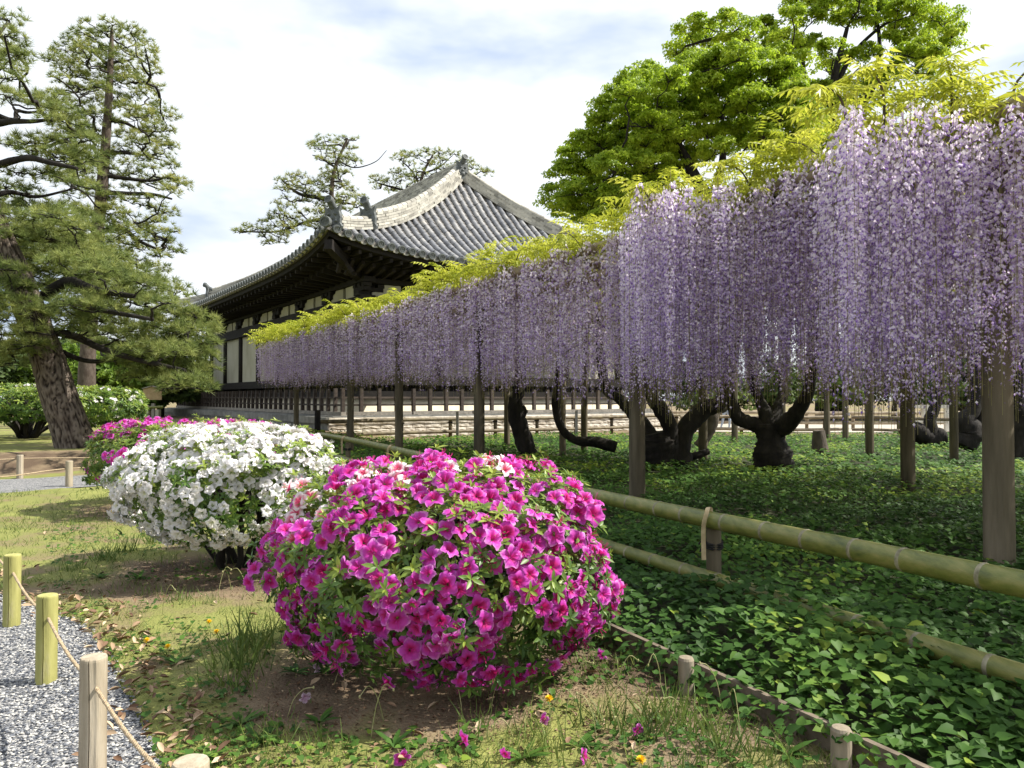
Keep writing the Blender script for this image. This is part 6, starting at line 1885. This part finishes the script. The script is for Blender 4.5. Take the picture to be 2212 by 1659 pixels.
# wire posts between fence and platform
for k, pxx in enumerate((988, 1245)):
    c = at(pxx, 900, 27.2 + 1.6 * k); c[2] = 0
    tag(place('stake', MB().box((0, 0, 0.5), (0.10, 0.08, 1.05)).mesh('stake', M['wood_grey']), c), ('grey wooden stake before the stone platform, the left one', 'grey wooden stake before the stone platform, the right one')[k], 'stake', 'stakes before the platform')
G1 = at(1470, 900, 31.5)[:2]; G2 = at(1830, 900, 31.0)[:2]; G3 = at(2140, 900, 27.5)[:2]
simple_fence('bamboo fence with two rails behind the forked wisteria trunk', G1, G2, 4, 0.72, 0.22, 0.14, 'bamboo_dry', 'bamboo_old')
simple_fence('bamboo fence with two rails in front of the white timber gate', G2 + [0.2, 0.0], G3, 4, 0.72, 0.22, 0.13, 'bamboo_dry', 'bamboo_old')
H1 = at(1400, 900, 37)[:2]; H2 = at(2100, 900, 36)[:2]
simple_fence('farther pale bamboo fence across the sunlit path', H1, H2, 7, 0.80, 0.32, 0.15, 'bamboo_dry', 'bamboo_dry', lashed=False)
# sunlit path beyond the trellis
pb = MB()
q0 = [at(1430, 900, 33.5), at(2500, 900, 31.5), at(2500, 900, 46), at(1300, 900, 48)]
pb.add([[p_[0], p_[1], 0.03] for p_ in q0], [[0, 1, 2, 3]])
M['pathfar'] = mat('pale_path_sand', [(0.2, (0.36, 0.32, 0.26)), (0.8, (0.50, 0.46, 0.39))], 0.95, 12, 4)
tag(pb.build('sand_path', M['pathfar']), 'pale sunlit path beyond the trellis', kind='structure')
# white timber gate / barrier
gt = thing('timber_barrier', 'pale square timber frame standing beyond the bamboo fence', 'barrier', at(2000, 900, 33.0) * [1, 1, 0])
for xx in (1952, 1998, 2046):
    c = at(xx, 900, 33.0); MB().box([c[0], c[1], 0.52], (0.2, 0.2, 1.1)).build('upright', M['plaster_pale'], gt)
cA, cB = at(1944, 900, 33.0), at(2054, 900, 33.0)
MB().box([(cA[0] + cB[0]) / 2, cA[1], 1.13], (cB[0] - cA[0], 0.22, 0.14)).build('top_beam', M['plaster_pale'], gt)
MB().box([(cA[0] + cB[0]) / 2, cA[1], 0.5], (cB[0] - cA[0] - 0.1, 0.08, 0.12)).build('cross_bar', M['plaster_pale'], gt)

# ---- notice board, far bamboo rail and low wall at the far left
c = at(331, 900, 36.0); c[2] = 0
nb = thing('notice_board', 'small wooden notice board with gabled top on a post left of the temple', 'sign', c)
MB().box(c + [0, 0, 0.6], (0.14, 0.12, 1.3)).build('post', M['wood_grey'], nb)
M['board_new'] = mat('tan_board', [(0.2, (0.30, 0.21, 0.11)), (0.8, (0.44, 0.33, 0.19))], 0.8, 5, 4)
hw, zb, zt = 0.44, 1.42, 1.93
MB().prism([(-hw, zb), (hw, zb), (hw, zt), (0, zt + 0.12), (-hw, zt)], 0.05, np.eye(3), c + [0, -0.1, 0]).build('board', M['board_new'], nb)
for s_ in (-1, 1):
    MB().box(c + [s_ * hw / 2, -0.12, zt + 0.085], (hw * 1.12, 0.16, 0.04), np.array([[math.cos(s_ * 0.26), 0, math.sin(s_ * 0.26)], [0, 1, 0], [-math.sin(s_ * 0.26), 0, math.cos(s_ * 0.26)]])).build('roof', M['wood_grey'], nb)
simple_fence('bamboo rail fence left of the temple platform below the notice board', at(225, 900, 31)[:2], at(352, 900, 31.5)[:2], 2, 1.12, 0.62, 0.11, 'bamboo', 'bamboo_old')
lw = MB()
A = at(235, 900, 40); B = at(345, 900, 40)
lw.box([(A[0] + B[0]) / 2, A[1], 0.42], (B[0] - A[0], 0.3, 0.95))
tag(lw.build('low_wall', M['plaster']), 'low cream wall behind the notice board', 'wall')

# ---- bollards with rope
def bollard(P_, h, d, m_, label, crack=True, hole=True):
    o = thing('bollard', label, 'bollard', (P_[0], P_[1], 0), 'wooden bollards along the gravel path')
    b = MB()
    S_ = 36
    ang = np.arange(S_) * 2 * math.pi / S_
    zs = np.array([-0.1, 0.02, h * 0.3, h * 0.6, h - 0.012, h - 0.004, h])
    rr = np.array([0.5, 0.5, 0.498, 0.497, 0.497, 0.485, 0.455]) * d
    wob = 1 + 0.015 * rng.normal(size=S_)
    ck = np.ones(S_)
    if crack:
        k = int(S_ * 0.75) + 1                       # on the side facing the camera
        ck[k] = 0.80; 
    V = np.zeros((len(zs), S_, 3))
    for i, z in enumerate(zs):
        f = wob * np.where(ck < 1, ck if True else 1, 1)
        aa = ang + (0.05 * math.sin(z * 9) if crack else 0)
        V[i] = np.stack([P_[0] + rr[i] * f * np.cos(aa), P_[1] + rr[i] * f * np.sin(aa), np.full(S_, z)], 1)
    if crack:                                        # keep the split narrow
        k = int(S_ * 0.75) + 1
        for i in range(len(zs)):
            mid = (V[i, k - 1] + V[i, (k + 1) % S_]) / 2
            cen = np.array([P_[0], P_[1], zs[i]])
            for e in (k - 1, (k + 1) % S_):
                nv = mid + (V[i, e] - mid) * 0.32
                dirv = nv - cen; dirv[2] = 0
                nv = cen + dirv / np.linalg.norm(dirv) * rr[i]
                V[i, e] = nv
    j = np.arange(S_); jn = (j + 1) % S_
    i = (np.arange(len(zs) - 1) * S_)[:, None]
    b.add(V.reshape(-1, 3), np.stack([i + j, i + jn, i + S_ + jn, i + S_ + j], 2).reshape(-1, 4), np.repeat(np.clip(0.35 + zs / h * 0.4, 0, 1), S_))
    b.add(np.vstack([V[-1], [P_[0], P_[1], h]]), np.stack([j, jn, np.full(S_, S_)], 1), 0.8)
    b.build('shaft', M[m_], o, smooth=False)
    return o
BO = [on(412, 1655, 0.44), on(200, 1663, 0.0), on(100, 1471, 0.0), on(25, 1346, 0.0)]
BO[0] = np.array([BO[0][0], BO[0][1], 0])
labs = ['pale wooden bollard at the bottom edge, only its top in view', 'weathered split wooden bollard nearest the bottom left corner', 'mossy yellow wooden bollard with a long crack, second in the row', 'mossy wooden bollard at the left edge beyond the cracked one']
mats = ['bollard', 'bollard', 'bollard_green', 'bollard_green']
for k, P_ in enumerate(BO):
    bollard(P_, 0.455, 0.102, mats[k], labs[k])
rope_z = 0.345
ext = BO[3] + (BO[3] - BO[2]) * 1.05
prev = BO[0] + (BO[0] - BO[1])
chain = [prev] + BO + [ext]
rl = ['rope below the bottom bollard', 'tan rope from the bottom bollard up to the weathered split bollard', 'tan rope between the weathered split bollard and the mossy cracked one', 'tan rope between the mossy cracked bollard and the left edge one', 'tan rope leaving the left edge bollard']
M['rope'].node_tree.nodes
for k in range(1, 5):
    A = chain[k] * [1, 1, 0] + [0, 0, rope_z]; B = chain[k + 1] * [1, 1, 0] + [0, 0, rope_z]
    t = np.linspace(0, 1, 90)[:, None]
    P_ = A * (1 - t) + B * t
    P_[:, 2] -= 0.035 * np.sin(t[:, 0] * math.pi)
    b = MB()
    L_ = np.linalg.norm(B - A)
    u_ = (B - A) / L_; x_ = np.cross(u_, [0, 0, 1.0]); x_ /= np.linalg.norm(x_); y_ = np.cross(u_, x_)
    for st_ in range(3):                             # three laid strands
        ph = t[:, 0] * L_ / 0.05 * 2 * math.pi + st_ * 2.094
        b.tube(P_ + 0.0042 * (np.cos(ph)[:, None] * x_ + np.sin(ph)[:, None] * y_), 0.0048, 6, False)
    tag(b.build('rope', M['rope'], smooth=True), rl[k], 'rope', 'ropes strung between the bollards')
    # dark drilled hole where the rope enters, part of the bollard
for P_, lab, m_ in ((on(43, 1032, 0.0), 'small wooden bollard on the far side of the path at the left', 'bollard'), (on(149, 1050, 0.0), 'small wooden bollard on the near path edge left of the pink azalea', 'bollard')):
    bollard(P_, 0.43, 0.115, m_, lab, crack=False)
def thin_rope(pts, lab):
    tag(MB().tube(smoothpath(pts, 30), 0.011, 6).build('rope', M['rope'], smooth=True), lab, 'rope', 'ropes strung between the bollards')
a, b_ = on(43, 1032, 0.0), on(149, 1050, 0.0)
da = np.array([1.5, 1.1, 0])
thin_rope([a + [-2.2, -1.6, 0.36], a + [-1.1, -0.8, 0.32], a + [0, 0, 0.36], a + da + [0, 0, 0.31], a + 2 * da + [0, 0, 0.40]], 'thin rope along the far side of the gravel path')
thin_rope([b_ + [-0.9, -1.6, 0.28], b_ + [-0.5, -0.8, 0.25], b_ + [0, 0, 0.30], b_ + [0.9, 0.7, 0.27], b_ + [1.9, 1.3, 0.32]], 'thin rope along the near edge of the far gravel bend')

# ---- edging boards and pegs
ed = thing('timber_edging', 'grey timber edging board with round pegs along the leafy bed', 'edging', (0.93, 3.86, 0))
ex = lambda y: 0.93 - 0.53 * (y - 3.86) + 0.06
ys = [2.1, 3.35, 4.75, 6.3, 8.0, 9.9]
for y0, y1 in zip(ys[:-1], ys[1:]):
    A = np.array([ex(y0), y0, 0.05]); B = np.array([ex(y1), y1, 0.05])
    d = B - A; L_ = np.linalg.norm(d)
    R_ = frames(d[None], np.array([[0.06 * rng.normal(), 0, 1.0]]))[0]
    MB().box((A + B) / 2, (L_ - 0.012, 0.032, 0.17), R_).build('board', M['board'], ed)
M['peg'] = mat('tan_peg_wood', [(0.2, (0.17, 0.14, 0.10)), (0.8, (0.34, 0.29, 0.215))], 0.9, 12, 6, bump=0.3, stretch=(1, 1, 0.15))
pg = on(1493, 1497, 0.0); pg2 = on(1829, 1668, 0.0)
d = (pg - pg2)
for k in range(-1, 6):
    P_ = pg2 + d * k
    place('peg', MB().lathe([(0.001, 0.19), (0.034, 0.188), (0.040, 0.176), (0.040, -0.1), (0.001, -0.1)], 18).mesh('peg', M['peg']), (P_[0] - 0.03, P_[1] - 0.02, 0), ed)

# ---- person beyond the fence, mostly hidden by the trunks
def person(P_, label):
    me = bpy.data.meshes.new('person')
    J = {'pel': (0, 0, 0.92), 'chest': (0, 0.02, 1.28), 'neck': (0, 0.01, 1.45), 'head': (0, -0.02, 1.56), 'crown': (0, -0.01, 1.66),
         'hl': (0.10, 0, 0.86), 'kl': (0.13, -0.10, 0.48), 'al': (0.12, 0.02, 0.09), 'tl': (0.14, -0.13, 0.04),
         'hr': (-0.10, 0, 0.86), 'kr': (-0.14, 0.06, 0.48), 'ar': (-0.20, 0.20, 0.10), 'tr': (-0.22, 0.07, 0.05),
         'sl': (0.18, 0.02, 1.38), 'el': (0.24, 0.06, 1.10), 'wl': (0.20, -0.10, 0.92), 'fl': (0.19, -0.15, 0.83),
         'sr': (-0.18, 0.02, 1.38), 'er': (-0.24, 0.0, 1.10), 'wr': (-0.18, -0.16, 1.02), 'fr': (-0.13, -0.22, 1.03)}
    rad = {'pel': .135, 'chest': .15, 'neck': .055, 'head': .085, 'crown': .07, 'hl': .095, 'kl': .065, 'al': .05, 'tl': .04, 'hr': .095, 'kr': .065, 'ar': .05, 'tr': .04, 'sl': .062, 'el': .045, 'wl': .033, 'fl': .025, 'sr': .062, 'er': .045, 'wr': .033, 'fr': .025}
    names = list(J)
    E = [('pel', 'chest'), ('chest', 'neck'), ('neck', 'head'), ('head', 'crown'), ('pel', 'hl'), ('hl', 'kl'), ('kl', 'al'), ('al', 'tl'), ('pel', 'hr'), ('hr', 'kr'), ('kr', 'ar'), ('ar', 'tr'), ('chest', 'sl'), ('sl', 'el'), ('el', 'wl'), ('wl', 'fl'), ('chest', 'sr'), ('sr', 'er'), ('er', 'wr'), ('wr', 'fr')]
    me.from_pydata([J[n_] for n_ in names], [(names.index(a), names.index(b)) for a, b in E], [])
    o = place('person', me, P_)
    sk_ = o.modifiers.new('skin', 'SKIN'); sk_.use_smooth_shade = True
    for v, n_ in zip(me.skin_vertices[0].data, names):
        v.radius = (rad[n_], rad[n_] * 0.85)
        v.use_root = n_ == 'pel'
    o.modifiers.new('sub', 'SUBSURF').levels = 2
    o.modifiers['sub'].render_levels = 2
    m_ = bpy.data.materials.new('clothes'); m_.use_nodes = True
    nt = m_.node_tree; bs = nt.nodes['Principled BSDF']; bs.inputs['Roughness'].default_value = 0.9
    tc_ = nt.nodes.new('ShaderNodeTexCoord'); sx_ = nt.nodes.new('ShaderNodeSeparateXYZ'); rp = nt.nodes.new('ShaderNodeValToRGB')
    ml = nt.nodes.new('ShaderNodeMath'); ml.operation = 'DIVIDE'; ml.inputs[1].default_value = 1.75
    nt.links.new(tc_.outputs['Object'], sx_.inputs[0]); nt.links.new(sx_.outputs['Z'], ml.inputs[0]); nt.links.new(ml.outputs[0], rp.inputs[0])
    rp.color_ramp.interpolation = 'CONSTANT'
    el = rp.color_ramp.elements
    el[0].position = 0; el[0].color = (0.6, 0.6, 0.6, 1)
    el[1].position = 0.06; el[1].color = (0.36, 0.42, 0.52, 1)
    for p_, c_ in ((0.53, (0.02, 0.03, 0.09, 1)), (0.83, (0.55, 0.36, 0.27, 1)), (0.925, (0.02, 0.016, 0.014, 1))):
        e = el.new(p_); e.color = c_
    nt.links.new(rp.outputs[0], bs.inputs['Base Color'])
    me.materials.append(m_)
    tag(o, label, 'person')
    # simple face and hair
    h = np.array(P_)
    hm = MB().lathe([(0.001, 0.115), (0.06, 0.10), (0.095, 0.05), (0.10, 0.0), (0.085, -0.05)], 14, h + [0, 0.015, 1.60])
    hm.build('hair', M['cord'], o, smooth=True)
    fc_ = MB()
    for s_ in (-0.03, 0.03): fc_.lathe([(0.001, 0.008), (0.008, 0.0), (0.001, -0.008)], 8, h + [s_, -0.098, 1.585])
    fc_.lathe([(0.001, 0.004), (0.02, 0.0), (0.001, -0.004)], 8, h + [0, -0.092, 1.525])
    fc_.build('face_features', M['cord'], o)
    M['skin'] = mat('skin', [(0.2, (0.50, 0.32, 0.24)), (0.8, (0.58, 0.39, 0.30))], 0.6, 10, 2)
    ns = MB().lathe([(0.001, 0.02), (0.012, -0.012), (0.001, -0.016)], 8, h + [0, -0.105, 1.555])
    for s_ in (-0.088, 0.088): ns.lathe([(0.001, 0.022), (0.012, 0.0), (0.001, -0.024)], 8, h + [s_, 0.0, 1.57])
    ns.build('nose_and_ears', M['skin'], o, smooth=True)
pp = at(1569, 900, 34.0); 
person((pp[0], pp[1], 0.03), 'person in pale blue jeans and dark top walking beyond the fence')
